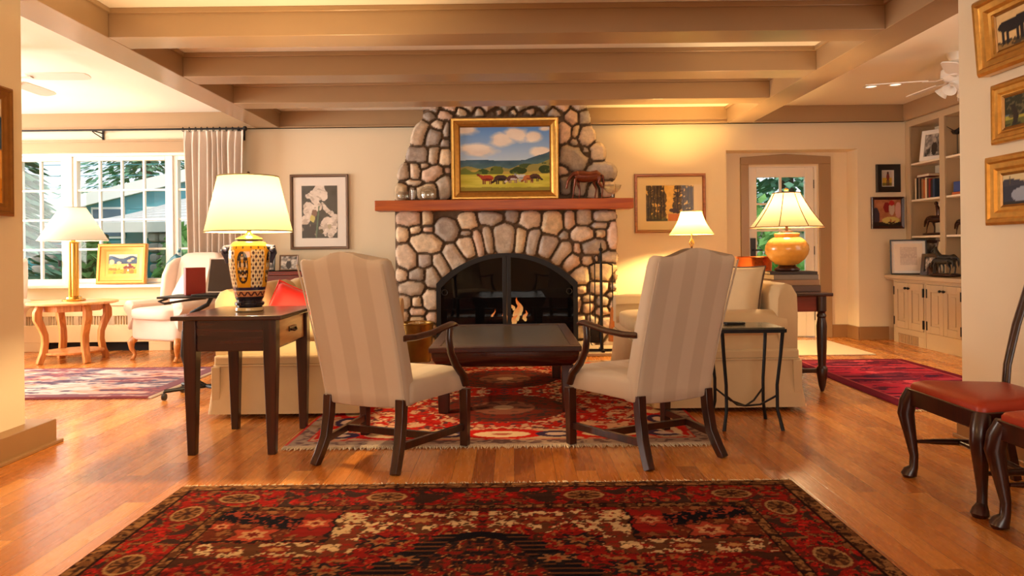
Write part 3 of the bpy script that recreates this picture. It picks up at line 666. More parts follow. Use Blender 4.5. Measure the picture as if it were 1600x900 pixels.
def heriz(U, V, w, l):
    au, av = np.abs(U), np.abs(V)
    t = np.minimum(w-au, l-av); side = w-au < l-av
    along = np.where(side, av, au); d = l - av
    n1 = trace(au, av, 0.058, 2); n2 = trace(au, av, 0.040, 12); n3 = trace(au, av, 0.095, 22); n4 = trace(au, av, 0.030, 32)
    c = np.zeros(U.shape+(3,)) + np.array((140, 26, 20), float)
    c = mixc(c, n1 > 0.58, (104, 20, 16)); c = mixc(c, line(n1, 0.60, 0.022), (40, 26, 26)); c = mixc(c, n2 > 0.66, (150, 96, 56)); c = mixc(c, line(n2, 0.64, 0.015), (48, 26, 22)); c = mixc(c, n3 < 0.33, (70, 38, 26)); c = mixc(c, n4 > 0.74, (182, 60, 40))
    f = t > 0.335
    # corner pieces: dark branch on a rust ground, beside a red square
    uu = au + 0.02*(n1-0.5)*2; dd = d + 0.02*(n2-0.5)*2
    cor = f & (uu > 0.54) & (dd < 0.64)
    c = mixc(c, cor, (108, 44, 26)); c = mixc(c, cor & (n2 > 0.56), (146, 92, 54)); c = mixc(c, cor & line(n2, 0.56, 0.02), (50, 26, 20))
    br = cor & (uu > 0.70) & (np.abs(d - 0.40 - 0.30*(0.98-au)*np.clip(1, 0, 1)) < 0.045 + 0.05*(n1-0.3))
    c = mixc(c, br, (18, 16, 26)); c = mixc(c, br & (n4 > 0.62), (150, 60, 40))
    sq = f & (uu > 0.575) & (uu < 0.715) & (dd > 0.37) & (dd < 0.60)
    c = mixc(c, sq, (142, 28, 22))
    for cu, cd_, r1 in ((0.645, 0.475, 0.055), (0.85, 0.585, 0.075), (1.0, 0.50, 0.04)):
        q = np.hypot((au-cu)/r1, (d-cd_)/(r1*0.9)); an = np.arctan2(d-cd_, au-cu); pt = q*(1+0.22*np.cos(an*6))
        c = mixc(c, f & (pt < 1.15), (70, 32, 24)); c = mixc(c, f & (pt < 1), (176, 70, 48)); c = mixc(c, f & (pt < 0.6), (206, 150, 104)); c = mixc(c, f & (pt < 0.3), (120, 30, 24))
    # ivory bands, stepped
    low = 0.555 + 0.05*np.sin(au*34) + 0.05*(n3-0.5)
    iv = f & (((uu > 0.02) & (uu < 0.545) & (dd > 0.365) & (dd < low)) | ((uu > 0.44) & (uu < 0.56) & (dd > 0.40) & (dd < 0.76)) | ((uu > 0.50) & (uu < 1.03) & (dd > 0.665) & (dd < 0.785)))
    c = mixc(c, iv, (214, 182, 136)); c = mixc(c, iv & (n1 > 0.585), (122, 50, 32)); c = mixc(c, iv & line(n1, 0.58, 0.016), (62, 34, 24)); c = mixc(c, iv & (n2 < 0.32), (150, 34, 26)); c = mixc(c, iv & (n4 > 0.72), (84, 62, 40)); c = mixc(c, iv & (n3 > 0.64), (96, 56, 34))
    for cu, cd_, r1 in ((0.24, 0.455, 0.075), (0.40, 0.44, 0.05), (0.08, 0.43, 0.04), (0.72, 0.725, 0.05), (0.90, 0.725, 0.045)):
        q = np.hypot((au-cu)/r1, (d-cd_)/(r1*0.62)); an = np.arctan2((d-cd_)*1.5, au-cu); pt = q*(1+0.25*np.cos(an*8))
        c = mixc(c, f & (pt < 1.1), (72, 40, 28)); c = mixc(c, f & (pt < 0.92), (128, 44, 30)); c = mixc(c, f & (pt < 0.5), (180, 130, 80))
    c = mixc(c, f & (np.abs(uu-0.567) < 0.008) & (dd > 0.36) & (dd < 0.66), (30, 20, 24)); c = mixc(c, f & (np.abs(dd-0.652) < 0.007) & (uu > 0.57) & (uu < 1.03), (34, 22, 24))
    # centre medallion with flame edge
    e1 = 0.10 + np.clip(d-0.56, 0, 0.5)*0.75; jag = 0.045*np.abs((d*13) % 1 - 0.5)*2
    med = f & (d > 0.575 + 0.5*au*0.45) & (au < e1 + jag)
    c = mixc(c, med, (22, 18, 26)); c = mixc(c, med & (np.abs((d*26) % 1 - 0.5) < 0.16) & (au > e1*0.62), (96, 56, 34))
    m2 = f & (d > 0.63 + 0.45*au) & (au < e1*0.62)
    c = mixc(c, m2, (84, 40, 26)); c = mixc(c, m2 & line(n1, 0.52, 0.04), (170, 120, 72)); c = mixc(c, m2 & (n2 > 0.6), (34, 26, 30)); c = mixc(c, m2 & (n2 < 0.38), (132, 30, 24))
    for cu, cd_ in ((0.36, 0.66), (0.26, 0.82), (0.50, 0.90)):
        q = np.hypot((au-cu)/0.07, (d-cd_)/0.045); an = np.arctan2((d-cd_)*1.5, au-cu); pt = q*(1+0.3*np.cos(an*7))
        c = mixc(c, f & (pt < 1), (36, 28, 32)); c = mixc(c, f & (pt < 0.62), (150, 100, 62)); c = mixc(c, f & (pt < 0.3), (140, 30, 24))
    # borders
    b1 = (t >= 0.075) & (t < 0.285)
    c = mixc(c, b1, (146, 28, 22)); c = mixc(c, b1 & (n1 > 0.56), (98, 34, 24)); c = mixc(c, b1 & line(n1, 0.55, 0.02), (48, 30, 26)); c = mixc(c, b1 & (n2 > 0.63), (136, 88, 52)); c = mixc(c, b1 & line(n2, 0.62, 0.012), (40, 26, 24)); c = mixc(c, b1 & (n4 > 0.70), (190, 34, 28)); c = mixc(c, b1 & (n3 < 0.34), (62, 40, 34))
    for pos in (0.42, 1.05, 1.53):
        q = np.hypot((along-pos)/0.085, (t-0.18)/0.058)
        c = mixc(c, b1 & (q < 1.2), (120, 30, 24)); c = mixc(c, b1 & (q < 1.0), (172, 134, 88)); c = mixc(c, b1 & (q < 0.84), (84, 50, 32)); c = mixc(c, b1 & (q < 0.8) & (np.cos(np.arctan2(t-0.18, along-pos)*8) > 0.2), (146, 96, 56)); c = mixc(c, b1 & (q < 0.25), (60, 30, 26))
    b2 = (t >= 0.285) & (t < 0.335)
    c = mixc(c, b2, (96, 54, 32)); c = mixc(c, b2 & (np.abs((along/0.075) % 1 - 0.5) < 0.2), (46, 26, 22)); c = mixc(c, b2 & (n4 > 0.6), (150, 104, 62)); c = mixc(c, b2 & ((t < 0.291) | (t > 0.329)), (30, 16, 16))
    b0 = t < 0.075
    c = mixc(c, b0, (116, 74, 44)); c = mixc(c, b0 & (n4 > 0.55), (60, 34, 24)); c = mixc(c, b0 & (n2 < 0.42), (158, 112, 70)); c = mixc(c, (t > 0.066) & b0, (40, 18, 16)); c = mixc(c, t < 0.012, (84, 24, 18))
    return c * (0.80 + 0.2*vn(U*2, V*60, 5))[..., None]
rug('persian_rug', 'large dark red medallion rug in the foreground with ivory fringe', -1.50, 1.25, -0.45, 3.32, heriz, 0.006, fringe=(1, -1))
def seating(U, V, w, l):
    au, av = np.abs(U), np.abs(V); t = np.minimum(w-au, l-av); along = np.where(w-au < l-av, V, U)
    n1 = trace(au, av, 0.10, 2); n2 = trace(au, av, 0.065, 12); n3 = trace(au, av, 0.15, 22)
    c = np.zeros(U.shape+(3,)) + np.array((176, 36, 27), float)
    c = mixc(c, n1 > 0.57, (206, 164, 130)); c = mixc(c, line(n1, 0.56, 0.02), (96, 36, 34)); c = mixc(c, n2 > 0.64, (150, 24, 20)); c = mixc(c, n3 < 0.35, (196, 150, 118)); c = mixc(c, n2 < 0.35, (92, 50, 52))
    q = np.hypot(au/0.42, (av-0.55)/0.42)
    c = mixc(c, q < 1, (116, 44, 34)); c = mixc(c, (q < 1) & (n2 > 0.54), (70, 48, 44)); c = mixc(c, (q < 0.5), (140, 84, 66)); c = mixc(c, (q < 0.5) & (n1 > 0.54), (96, 60, 52)); c = mixc(c, (q < 0.16), (190, 150, 120))
    b1 = (t > 0.12) & (t < 0.34)
    c = mixc(c, b1, (190, 158, 126)); c = mixc(c, b1 & (n1 > 0.56), (188, 52, 40))
    ph = ((along/0.62+0.5) % 1 - 0.5)*0.62; q = np.hypot(ph/0.16, (t-0.23)/0.07)
    c = mixc(c, b1 & (q < 1.5), (190, 30, 24)); c = mixc(c, b1 & (q < 1), (222, 190, 150)); c = mixc(c, b1 & (q < 0.35), (176, 90, 70))
    ph2 = ((along/0.62) % 1 - 0.5)*0.62; q = np.hypot(ph2/0.12, (t-0.23)/0.07)
    c = mixc(c, b1 & (q < 1), (60, 46, 74)); c = mixc(c, b1 & (q < 0.5), (206, 178, 160))
    b0 = t <= 0.12
    c = mixc(c, b0, (168, 142, 122)); c = mixc(c, b0 & (n2 > 0.57), (110, 84, 80)); c = mixc(c, (t > 0.105) & b0, (196, 44, 34)); c = mixc(c, (t < 0.02), (186, 44, 40))
    c = mixc(c, (l-av < 0.02), (200, 176, 150))
    return c
rug('oriental_rug', 'red and beige oriental rug under the coffee table', -1.255, 1.118, 3.965, 6.95, seating, 0.0095, fringe=(-1,))
def faded(U, V, w, l):
    n = fbm(U*1.6+3, V*5.5, 41, 5); n2 = fbm(U*3, V*9, 47, 5); t = np.minimum(w-np.abs(U), l-np.abs(V))
    c = np.zeros(U.shape+(3,)) + np.array((186, 148, 148), float)
    n3 = fbm(U*7, V*22, 49, 4); c = mixc(c, n > 0.55, (222, 152, 128)); c = mixc(c, n < 0.44, (112, 104, 122)); c = mixc(c, n2 > 0.58, (214, 196, 192)); c = mixc(c, n2 < 0.38, (146, 92, 100)); c = mixc(c, n3 > 0.62, (206, 170, 160)); c = mixc(c, n3 < 0.36, (96, 80, 100))
    c = mixc(c, (t < 0.14) & (n2 > 0.4), (132, 92, 102)); c = mixc(c, t < 0.03, (120, 58, 62))
    c = mixc(c, (w-U < 0.02), (222, 208, 196))
    return c
rug('faded_rug', 'faded mauve and coral rug in front of the window', -5.6, -2.66, 5.40, 6.83, faded, 0.014)
def crimson(U, V, w, l):
    n = fbm(U*2.4, V*3.2, 61, 5); n2 = fbm(U*5, V*4, 67, 4); t = np.minimum(w-np.abs(U), l-np.abs(V))
    c = np.zeros(U.shape+(3,)) + np.array((134, 34, 60), float)
    c = mixc(c, n > 0.55, (186, 48, 76)); c = mixc(c, n < 0.42, (84, 30, 58)); n3 = fbm(U*3, V*26, 71, 4); c = mixc(c, n2 > 0.66, (212, 84, 104)); c = mixc(c, n2 < 0.30, (62, 30, 62)); c = mixc(c, n3 > 0.60, (168, 60, 84)); c = mixc(c, n3 < 0.38, (98, 36, 62))
    c = mixc(c, t < 0.10, (108, 30, 52)); c = mixc(c, (t > 0.09) & (t < 0.105), (190, 90, 96))
    return c
rug('crimson_rug', 'crimson and purple runner rug before the bookcase', 2.54, 3.62, 4.72, 6.85, crimson, 0.014, fringe=(-1,))
tag(MB().bx(2.55, 3.53, 7.16, 8.30, 0.001, 0.012).build('door_mat', M_matwhite, bevel=0.004), 'pale woven mat on the floor by the glazed door', 'mat')

# ------------------------------------------------------------------ striped armchairs
def armchair(label, loc, rz):
    t = thing('upholstered_armchair', label, 'armchair', loc, rz, 'striped armchairs before the coffee table')
    # backrest: tall reclining slab with a serpentine top
    b = MB(); loops = []
    zs = [0.302, 0.31, 0.36, 0.45, 0.6, 0.75, 0.88, 0.97, 1.005, 1.02]
    for k, z in enumerate(zs):
        f = (z-0.30)/0.75; yr = -0.215 - 0.205*f**1.2
        hw = 0.240 + 0.012*f; th = 0.125 - 0.035*f
        ins = 0.012 if k in (0, ) else (0.004 if k == 8 else (0.016 if k == 9 else 0))
        lp = []
        for p in rrect(0, yr+th/2, hw-ins, th/2-ins, 0.035-ins*0.6, 0, 6, e=14):
            x = p.x; cr = 0
            if k >= 6:
                wgt = {6: 0.25, 7: 0.7, 8: 0.95, 9: 1.0}[k]
                u = abs(x)/hw
                cr = wgt*(0.042*(0.5+0.5*math.cos(min(u/0.72, 1)*PI)) + 0.012*max(0, (u-0.72)/0.28)**1.5)
            sag = -0.012*(1-(x/hw)**2) if k < 2 else 0
            lp.append(Vector((x, p.y, z+cr+sag)))
        loops.append(lp)
    b.loft(loops)
    bk = b.build('backrest', M_chairfab, t, ang=60)
    for s in (-1, 1):
        wl = MB().tube([(s*(0.240+0.012*f-0.0095), -0.215-0.205*f**1.2+0.0095, 0.312+0.69*f) for f in np.linspace(0, 1, 14)], 0.0045, 6)
        wl.build('welt', M_chairfab, bk)
    # seat
    loops = []
    for z, sc in ((0.315, 0.975), (0.325, 1.0), (0.395, 1.0), (0.412, 0.985), (0.430, 0.90), (0.445, 0.70), (0.452, 0.40), (0.454, 0.05)):
        lp = rrect(0, 0, 0.288*sc, 0.243*sc, 0.035*sc, z, 6, fx=0.135)
        loops.append([Vector((p.x, p.y+0.055, p.z)) for p in lp])
    MB().loft(loops).build('seat', M_chairfab, t, ang=50)
    # legs
    for s in (-1, 1):
        MB().sqtube([(s*0.322, 0.262, 0.32), (s*0.318, 0.262, 0.013)], [(0.024, 0.024), (0.021, 0.021)], up=(0, 1, 0)).build('leg', M_dark, t, bevel=0.003)
        pts = [(s*0.212, -0.205, 0.34), (s*0.213, -0.212, 0.24), (s*0.216, -0.235, 0.13), (s*0.225, -0.275, 0.05), (s*0.232, -0.305, 0.0)]
        MB().sqtube(pts, [(0.023, 0.024), (0.022, 0.024), (0.021, 0.023), (0.020, 0.022), (0.019, 0.021)], up=(0, 1, 0)).build('leg', M_dark, t, bevel=0.003)
        MB().sqtube([(s*0.316, 0.25, 0.115), (s*0.218, -0.235, 0.115)], (0.011, 0.018)).build('stretcher', M_dark, t, bevel=0.002)
    MB().sqtube([(-0.272, 0.02, 0.115), (0.272, 0.02, 0.115)], (0.012, 0.018)).build('stretcher', M_dark, t, bevel=0.002)
    MB().sqtube([(-0.215, -0.235, 0.175), (0.215, -0.235, 0.175)], (0.010, 0.014)) 
    # arms
    for s in (-1, 1):
        pts = [(s*0.236, -0.235, 0.640), (s*0.262, -0.15, 0.638), (s*0.288, -0.03, 0.648), (s*0.302, 0.08, 0.668), (s*0.306, 0.15, 0.676), (s*0.306, 0.185, 0.668)]
        a = MB().tube(pts, [(0.018, 0.017), (0.019, 0.016), (0.022, 0.015), (0.027, 0.015), (0.030, 0.015), (0.020, 0.010)], 10).build('armrest', M_dark, t)
        pts = [(s*0.304, 0.13, 0.668), (s*0.306, 0.115, 0.60), (s*0.310, 0.125, 0.53), (s*0.318, 0.165, 0.46), (s*0.326, 0.225, 0.40), (s*0.328, 0.255, 0.34)]
        MB().tube(pts, [(0.019, 0.016), (0.017, 0.018), (0.018, 0.020), (0.018, 0.023), (0.018, 0.025), (0.018, 0.024)], 10, up=(1, 0, 0)).build('arm_support', M_dark, a)
    return t
armchair('cream striped high-back armchair beside the lamp table, its back to the viewer', (-0.660, 3.850, 0), math.radians(-23))
armchair('cream striped high-back armchair beside the small iron table, its back to the viewer', (0.712, 3.885, 0), math.radians(27))

# ------------------------------------------------------------------ coffee table
ct = thing('coffee_table', 'dark wooden coffee table with smoked glass top before the fire', 'coffee table', (-0.05, 5.38, 0))
W2, L2 = 0.485, 0.73
MB().bx(-W2, W2, -L2, -L2+0.07, 0.415, 0.45).bx(-W2, W2, L2-0.07, L2, 0.415, 0.45).bx(-W2, -W2+0.07, -L2+0.07, L2-0.07, 0.415, 0.45).bx(W2-0.07, W2, -L2+0.07, L2-0.07, 0.415, 0.45).build('top_frame', M_darkx, ct, bevel=0.005)
MB().bx(-W2+0.069, W2-0.069, -L2+0.069, L2-0.069, 0.425, 0.444).build('glass_inset', M_tableglass, ct)
loops = []
for z, ins in ((0.415, 0.012), (0.39, 0.014), (0.36, 0.022), (0.335, 0.04), (0.318, 0.066), (0.312, 0.08)):
    loops.append([Vector((p.x, p.y, z)) for p in rrect(0, 0, W2-ins, L2-ins, 0.02, 0, 4)])
MB().loft(loops).build('apron', M_darkx, ct, ang=30)
for sx in (-1, 1):
    for sy in (-1, 1):
        MB().sqtube([(sx*0.40, sy*0.62, 0.32), (sx*0.40, sy*0.62, 0.016)], [(0.04, 0.04), (0.034, 0.034)], up=(0, 1, 0)).build('leg', M_dark, ct, bevel=0.004)

# ------------------------------------------------------------------ lamp table on the left
dk = thing('side_desk', 'dark mahogany lamp table with tapered legs and drawer, left of the armchairs', 'table', (-1.475, 4.165, 0))
MB().bx(-0.30, 0.275, -0.355, 0.365, 0.712, 0.735).build('table_top', M_darkx, dk, bevel=0.004)
MB().bx(-0.235, 0.20, -0.30, -0.275, 0.545, 0.712).bx(-0.235, 0.20, 0.285, 0.31, 0.545, 0.712).bx(-0.24, -0.215, -0.275, 0.285, 0.545, 0.712).bx(0.185, 0.21, -0.275, 0.285, 0.545, 0.712).build('apron', M_darkx, dk, bevel=0.003)
df = MB().bx(0.211, 0.224, -0.22, 0.235, 0.557, 0.703).build('drawer', M_lightwood, dk, bevel=0.004)
MB().tube([(0.232, -0.045, 0.632), (0.245, -0.02, 0.623), (0.245, 0.03, 0.623), (0.232, 0.055, 0.632)], 0.005, 8).box((0.228, 0.005, 0.634), (0.006, 0.13, 0.026)).build('drawer_handle', M_bronze, df)
for sx, sy in ((-0.22, -0.28), (0.20, -0.28), (-0.205, 0.285), (0.205, 0.285)):
    MB().sqtube([(sx, sy, 0.712), (sx, sy, 0.53), (sx, sy, 0.0)], [(0.034, 0.034), (0.034, 0.034), (0.021, 0.021)], up=(0, 1, 0)).build('leg', M_dark, dk, bevel=0.003)

# ------------------------------------------------------------------ table lamps
def shade(root, m, z0, z1, r0, r1, curve=0.0, ribs=0, mr=None, hexa=None):
    n = 40; prof = []
    for k in range(9):
        f = k/8; r = r0 + (r1-r0)*f - curve*math.sin(f*PI)
        prof.append((r, z0+(z1-z0)*f))
    s = MB().lathe(prof, n=n, caps=False).build('lamp_shade', m, root, ang=60)
    for r, z in ((r0, z0), (r1, z1)):
        MB().tube([(r*math.cos(a), r*math.sin(a), z) for a in np.linspace(0, 2*PI, 41)], 0.004, 6).build('shade_trim', mr or m, s)
    for i in range(ribs):
        a = 2*PI*(i+0.3)/ribs
        MB().tube([((r+0.003)*math.cos(a), (r+0.003)*math.sin(a), z) for r, z in prof], 0.003, 6).build('shade_rib', mr, s)
    sp = MB().cyl((0, 0, z1-0.012), (0, 0, z1-0.004), 0.012)
    for i in range(3):
        a = 2*PI*i/3; sp.cyl((0, 0, z1-0.008), (r1*math.cos(a), r1*math.sin(a), z1-0.004), 0.0025, 6)
    sp.build('shade_fitter', M_brass, s)
    return s
# majolica vase lamp
vl = thing('vase_lamp', 'yellow patterned majolica vase lamp with glowing cream shade on the dark table', 'table lamp', (-1.475, 4.13, 0.736))
prof = [(0.070, 0.0), (0.078, 0.006), (0.076, 0.020), (0.066, 0.026), (0.078, 0.036), (0.080, 0.048), (0.068, 0.056), (0.070, 0.066), (0.076, 0.075), (0.083, 0.11), (0.092, 0.15), (0.100, 0.20), (0.107, 0.25), (0.111, 0.30), (0.110, 0.335), (0.102, 0.365), (0.085, 0.385), (0.072, 0.392), (0.074, 0.402), (0.068, 0.408)]
NV, n = 320, 220
zz = np.interp(np.linspace(0, 1, n+1), np.linspace(0, 1, len(prof)), [p[1] for p in prof]); rr_ = np.interp(np.linspace(0, 1, n+1), np.linspace(0, 1, len(prof)), [p[0] for p in prof])
TH = np.linspace(0, 2*PI, NV, endpoint=False)
A, Zv = np.meshgrid(TH, zz, indexing='ij'); R_ = np.broadcast_to(rr_, A.shape)
vv = np.stack([R_*np.cos(A), R_*np.sin(A), Zv], -1).reshape(-1, 3)
I = np.arange(NV*(n+1)).reshape(NV, n+1)
ff = np.stack([I[:, :-1], np.roll(I, -1, 0)[:, :-1], np.roll(I, -1, 0)[:, 1:], I[:, 1:]], -1).reshape(-1, 4)
pa = ((A + PI/2 + PI/4) % (PI/2)) - PI/4          # four panels, one facing the near side
xs = pa*0.105; zb = Zv
c = np.zeros(A.shape+(3,)) + np.array((232, 214, 172), float)
row = np.floor(zb/0.021); du = np.abs((np.abs(pa)/0.27 + 0.5*(row % 2)) % 1 - 0.5)*0.27; dv = np.abs((zb/0.021) % 1 - 0.5)*0.021
body = (zb > 0.135) & (zb < 0.375)
c = mixc(c, body & (du/0.075 + dv/0.0115 < 1), (64, 34, 40)); c = mixc(c, body & (du > 0.118) & (dv < 0.004), (190, 96, 46))
c = mixc(c, body & (np.abs(pa) < 0.43), (230, 164, 34)); 
c = mixc(c, (zb > 0.345), (230, 172, 40)); c = mixc(c, (zb > 0.35) & (zb < 0.362) & ((A*8/PI) % 1 < 0.2), (120, 70, 30))
ov = (np.abs(xs/0.030)**2.6 + np.abs((zb-0.245)/0.088)**2.6)
c = mixc(c, body & (ov < 1), (38, 30, 32)); c = mixc(c, body & (ov < 0.62), (222, 160, 40))
ovm = body & (ov < 0.62)
c = mixc(c, ovm & (vn(np.abs(xs)*160, zb*70, 5) > 0.58), (40, 32, 34)); c = mixc(c, ovm & (zb > 0.285) & (np.abs(xs) > 0.004), (40, 36, 40)); c = mixc(c, ovm & (np.abs(zb-0.225) < 0.007), (38, 32, 34)); c = mixc(c, ovm & (vn(np.abs(xs)*120, zb*60, 8) > 0.7), (226, 206, 170))
c = mixc(c, (zb > 0.118) & (zb < 0.135), (36, 36, 70)); 
zg = np.abs(((A*14/(2*PI)) % 1) - 0.5)*2
c = mixc(c, (zb > 0.085) & (zb < 0.113), (196, 130, 84)); c = mixc(c, (zb > 0.086) & (zb < 0.112) & (np.abs((zb-0.086)/0.026 - zg) < 0.28), (70, 32, 40))
c = mixc(c, (zb < 0.085), (34, 30, 42)); c = mixc(c, (zb < 0.022), (206, 178, 128)); c = mixc(c, (zb > 0.386) & (zb < 0.402), (60, 44, 30))
grid_mesh('vase_body', vv, ff, lin_np(c).reshape(-1, 3), M_vase, vl)
for s in (-1, 1):
    hm = MB().tube([(s*0.098, 0, 0.36), (s*0.132, 0, 0.352), (s*0.138, 0, 0.325), (s*0.128, 0, 0.295), (s*0.124, 0, 0.268)], [0.014, 0.021, 0.019, 0.013, 0.008], 10, up=(0, 1, 0)).ball((s*0.136, -0.012, 0.34), (0.018, 0.018, 0.02))
    hm.build('handle', mat('dark_blue_glaze', rgb(38, 40, 62), 0.15, var=0.3, scale=50) if s == -1 else bpy.data.materials['dark_blue_glaze'], vl)
MB().lathe([(0.070, 0.404), (0.058, 0.414), (0.030, 0.426), (0.014, 0.436), (0.010, 0.446), (0.008, 0.50), (0.014, 0.502), (0.014, 0.53)], n=20).build('lamp_cap', M_brass, vl)
s = shade(vl, M_shadey, 0.445, 0.752, 0.236, 0.163)
MB().cyl((0, 0, 0.74), (0, 0, 0.765), 0.004).lathe([(0.004, 0.762), (0.011, 0.768), (0.009, 0.776), (0.004, 0.782)], n=10).build('finial', M_bronze, vl)
add_light('vase_lamp_bulb', 'POINT', (0, 0, 0.60), 95, (1, 0.70, 0.35), radius=0.035, parent=vl)
# brass column lamp by the window
rt = thing('round_side_table', 'round honey pine side table with shelf beside the window', 'table', (-4.41, 7.39, 0), 0)
MB().lathe([(0.385, 0.572), (0.405, 0.578), (0.405, 0.592), (0.395, 0.600)], n=44).build('table_top', wood('pine_top', rgb(206, 140, 78), rgb(232, 178, 116), 'x', 0.3), rt, ang=30)
MB().lathe([(0.27, 0.505), (0.27, 0.572)], n=8).build('apron', M_pine, rt)
MB().lathe([(0.26, 0.085), (0.27, 0.09), (0.27, 0.105), (0.26, 0.11)], n=40).build('shelf', M_pine, rt, ang=30)
for a in (-128, -38, 52, 142):
    ca, sa = math.cos(math.radians(a)), math.sin(math.radians(a))
    pts = [(r*ca, r*sa, z) for r, z in ((0.30, 0.572), (0.325, 0.50), (0.325, 0.44), (0.29, 0.36), (0.262, 0.28), (0.258, 0.20), (0.275, 0.10), (0.30, 0.04), (0.312, 0.0))]
    MB().sqtube(pts, [(0.032, 0.024), (0.034, 0.034), (0.033, 0.036), (0.032, 0.030), (0.032, 0.026), (0.032, 0.026), (0.032, 0.028), (0.032, 0.026), (0.032, 0.024)], up=(ca, sa, 0)).build('leg', M_pine, rt, bevel=0.006)
bl = thing('brass_column_lamp', 'brass column lamp with white cone shade on the pine table', 'table lamp', (-4.41, 7.40, 0.601))
MB().lathe([(0.105, 0.0), (0.108, 0.012), (0.10, 0.018), (0.075, 0.022), (0.072, 0.04), (0.055, 0.048)], n=32).build('lamp_base', M_brass, bl, ang=30)
cm = MB()
for k in range(6):
    a = 2*PI*k/6; cm.cyl((0.032*math.cos(a), 0.032*math.sin(a), 0.045), (0.032*math.cos(a), 0.032*math.sin(a), 0.575), 0.019, 12)
cm.build('column', M_brass, bl)
MB().lathe([(0.05, 0.575), (0.052, 0.59), (0.02, 0.60), (0.016, 0.68)], n=20).build('socket', M_brass, bl)
shade(bl, M_shadew, 0.605, 0.935, 0.315, 0.118)
add_light('brass_lamp_bulb', 'POINT', (0, 0, 0.74), 34, (1, 0.72, 0.40), radius=0.035, parent=bl)

# ------------------------------------------------------------------ sofas (local: seat faces -y, arms at both x ends)
def sofa(label, loc, rz, arm_bulge=1):
    t = thing('slipcovered_sofa', label, 'sofa', loc, rz, 'facing slipcovered sofas')
    HX, HY = 1.02, 0.46
    loops = []
    for z, o in ((0.03, 0.035), (0.12, 0.024), (0.22, 0.012), (0.335, 0.0)):
        lp = []
        for i, p in enumerate(rrect(0, 0, HX+o, HY+o, 0.03, z, 4)): lp.append(p)
        loops.append(lp)
    sk = MB().loft(loops).build('skirt', M_cream, t, ang=40)
    wp = MB(); q = rrect(0, 0, HX+0.004, HY+0.004, 0.03, 0.335, 4); wp.tube([*q, q[0]], 0.006, 6); wp.build('piping', M_cream, sk)
    for sx in (-1, 1):
        for y in (-0.44, 0.44): MB().bx(sx*(HX+0.012)-0.012, sx*(HX+0.012)+0.012, y-0.028, y+0.028, 0.031, 0.33).build('corner_pleat', M_cream, sk, bevel=0.005)
    MB().bx(-HX, HX, -HY, HY, 0.333, 0.40).build('seat_deck', M_cream, t, bevel=0.015)
    for sx in (-1, 1):
        prof = [(0.80, 0.39), (0.815, 0.50), (0.80, 0.555)]
        prof += [(0.905+0.118*math.cos(a), 0.555+0.095*math.sin(a)) for a in np.linspace(PI*0.95, -0.25*PI, 14)]
        prof += [(1.0, 0.45), (1.005, 0.39)]
        prof = [(sx*x, z) for x, z in prof]
        a = MB()
        n_ = 8; lps = []
        for k in range(n_+1):
            f = k/n_; y = -HY - 0.012 + (2*HY - 0.06)*f; sc = 1 if 0 < k < n_ else 0.93
            cx, cz = sx*0.905, 0.50
            lps.append([Vector((cx+(x-cx)*sc, y, cz+(z-cz)*sc)) for x, z in prof])
        a.loft(lps).build('arm', M_cream, t, ang=50)
    # back
    prof = [(0.33, 0.39), (0.32, 0.60), (0.325, 0.74), (0.345, 0.80), (0.385, 0.825), (0.425, 0.81), (0.46, 0.75), (0.465, 0.60), (0.46, 0.39)]
    lps = []
    for k, (x, sc) in enumerate(((-1.0, 0.90), (-0.985, 1), (-0.5, 1), (0, 1), (0.5, 1), (0.985, 1), (1.0, 0.90))):
        lps.append([Vector((x, 0.40+(y-0.40)*sc, 0.58+(z-0.58)*sc)) for y, z in prof])
    MB().loft(lps).build('backrest', M_cream, t, ang=50)
    for k in (-1, 1):
        MB().soft((k*0.40, -0.13, 0.455), (0.79, 0.70, 0.15), 5).build('seat_cushion', M_cream, t, ang=80)
        MB().soft((k*0.40, 0.245, 0.67), (0.77, 0.16, 0.38), 4, M=Matrix.Translation((k*0.4, 0.245, 0.67)) @ Matrix.Rotation(math.radians(-7), 4, 'X') @ Matrix.Translation((-k*0.4, -0.245, -0.67))).build('back_cushion', M_cream, t, ang=80)
    for sx in (-1, 1):
        for sy in (-1, 1): MB().bx(sx*0.9-0.03, sx*0.9+0.03, sy*0.38-0.03, sy*0.38+0.03, 0.016 if sy < 0 else 0.0, 0.034).build('leg', M_dark, t)
    return t
sofa('cream slipcovered sofa behind the lamp table with a red pillow', (-1.47, 5.76, 0), PI/2)
sofa('cream slipcovered sofa on the door side with beige pillows', (1.40, 5.80, 0), -PI/2)
# pillows
def pillow(name, label, m, loc, rot, wd, ht, th, welt=None):
    o = thing(name, label, 'pillow', loc)
    M = Matrix.Rotation(rot[2], 4, 'Z') @ Matrix.Rotation(rot[0], 4, 'X') @ Matrix.Rotation(rot[1], 4, 'Y')
    MB().pillow(wd, ht, th, M).build('pillow_case', m, o, ang=80, merge=True)
    if welt:
        pts = []
        n = 12
        for k in range(4*n):
            s_, f = divmod(k, n); f = -1+2*f/n
            a, b = [(f, -1), (1, f), (-f, 1), (-1, -f)][s_]
            pts.append(M @ Vector((a*wd/2*(1-0.06*(1-b*b)*a*a), 0, b*ht/2*(1-0.06*(1-a*a)*b*b))))
        MB().tube(pts+[pts[0]], 0.006, 6).build('piping', welt, o)
    return o
pillow('throw_pillow', 'bright red throw pillow on the sofa behind the lamp table', M_redp, (-1.50, 5.04, 0.65), (math.radians(-14), math.radians(24), math.radians(12)), 0.36, 0.34, 0.14, M_redp)
pillow('throw_pillow', 'beige throw pillow with dark piping nearest the sofa arm', M_creamcush, (1.55, 5.14, 0.735), (math.radians(-14), 0, math.radians(-52)), 0.43, 0.41, 0.17, M_pipe)
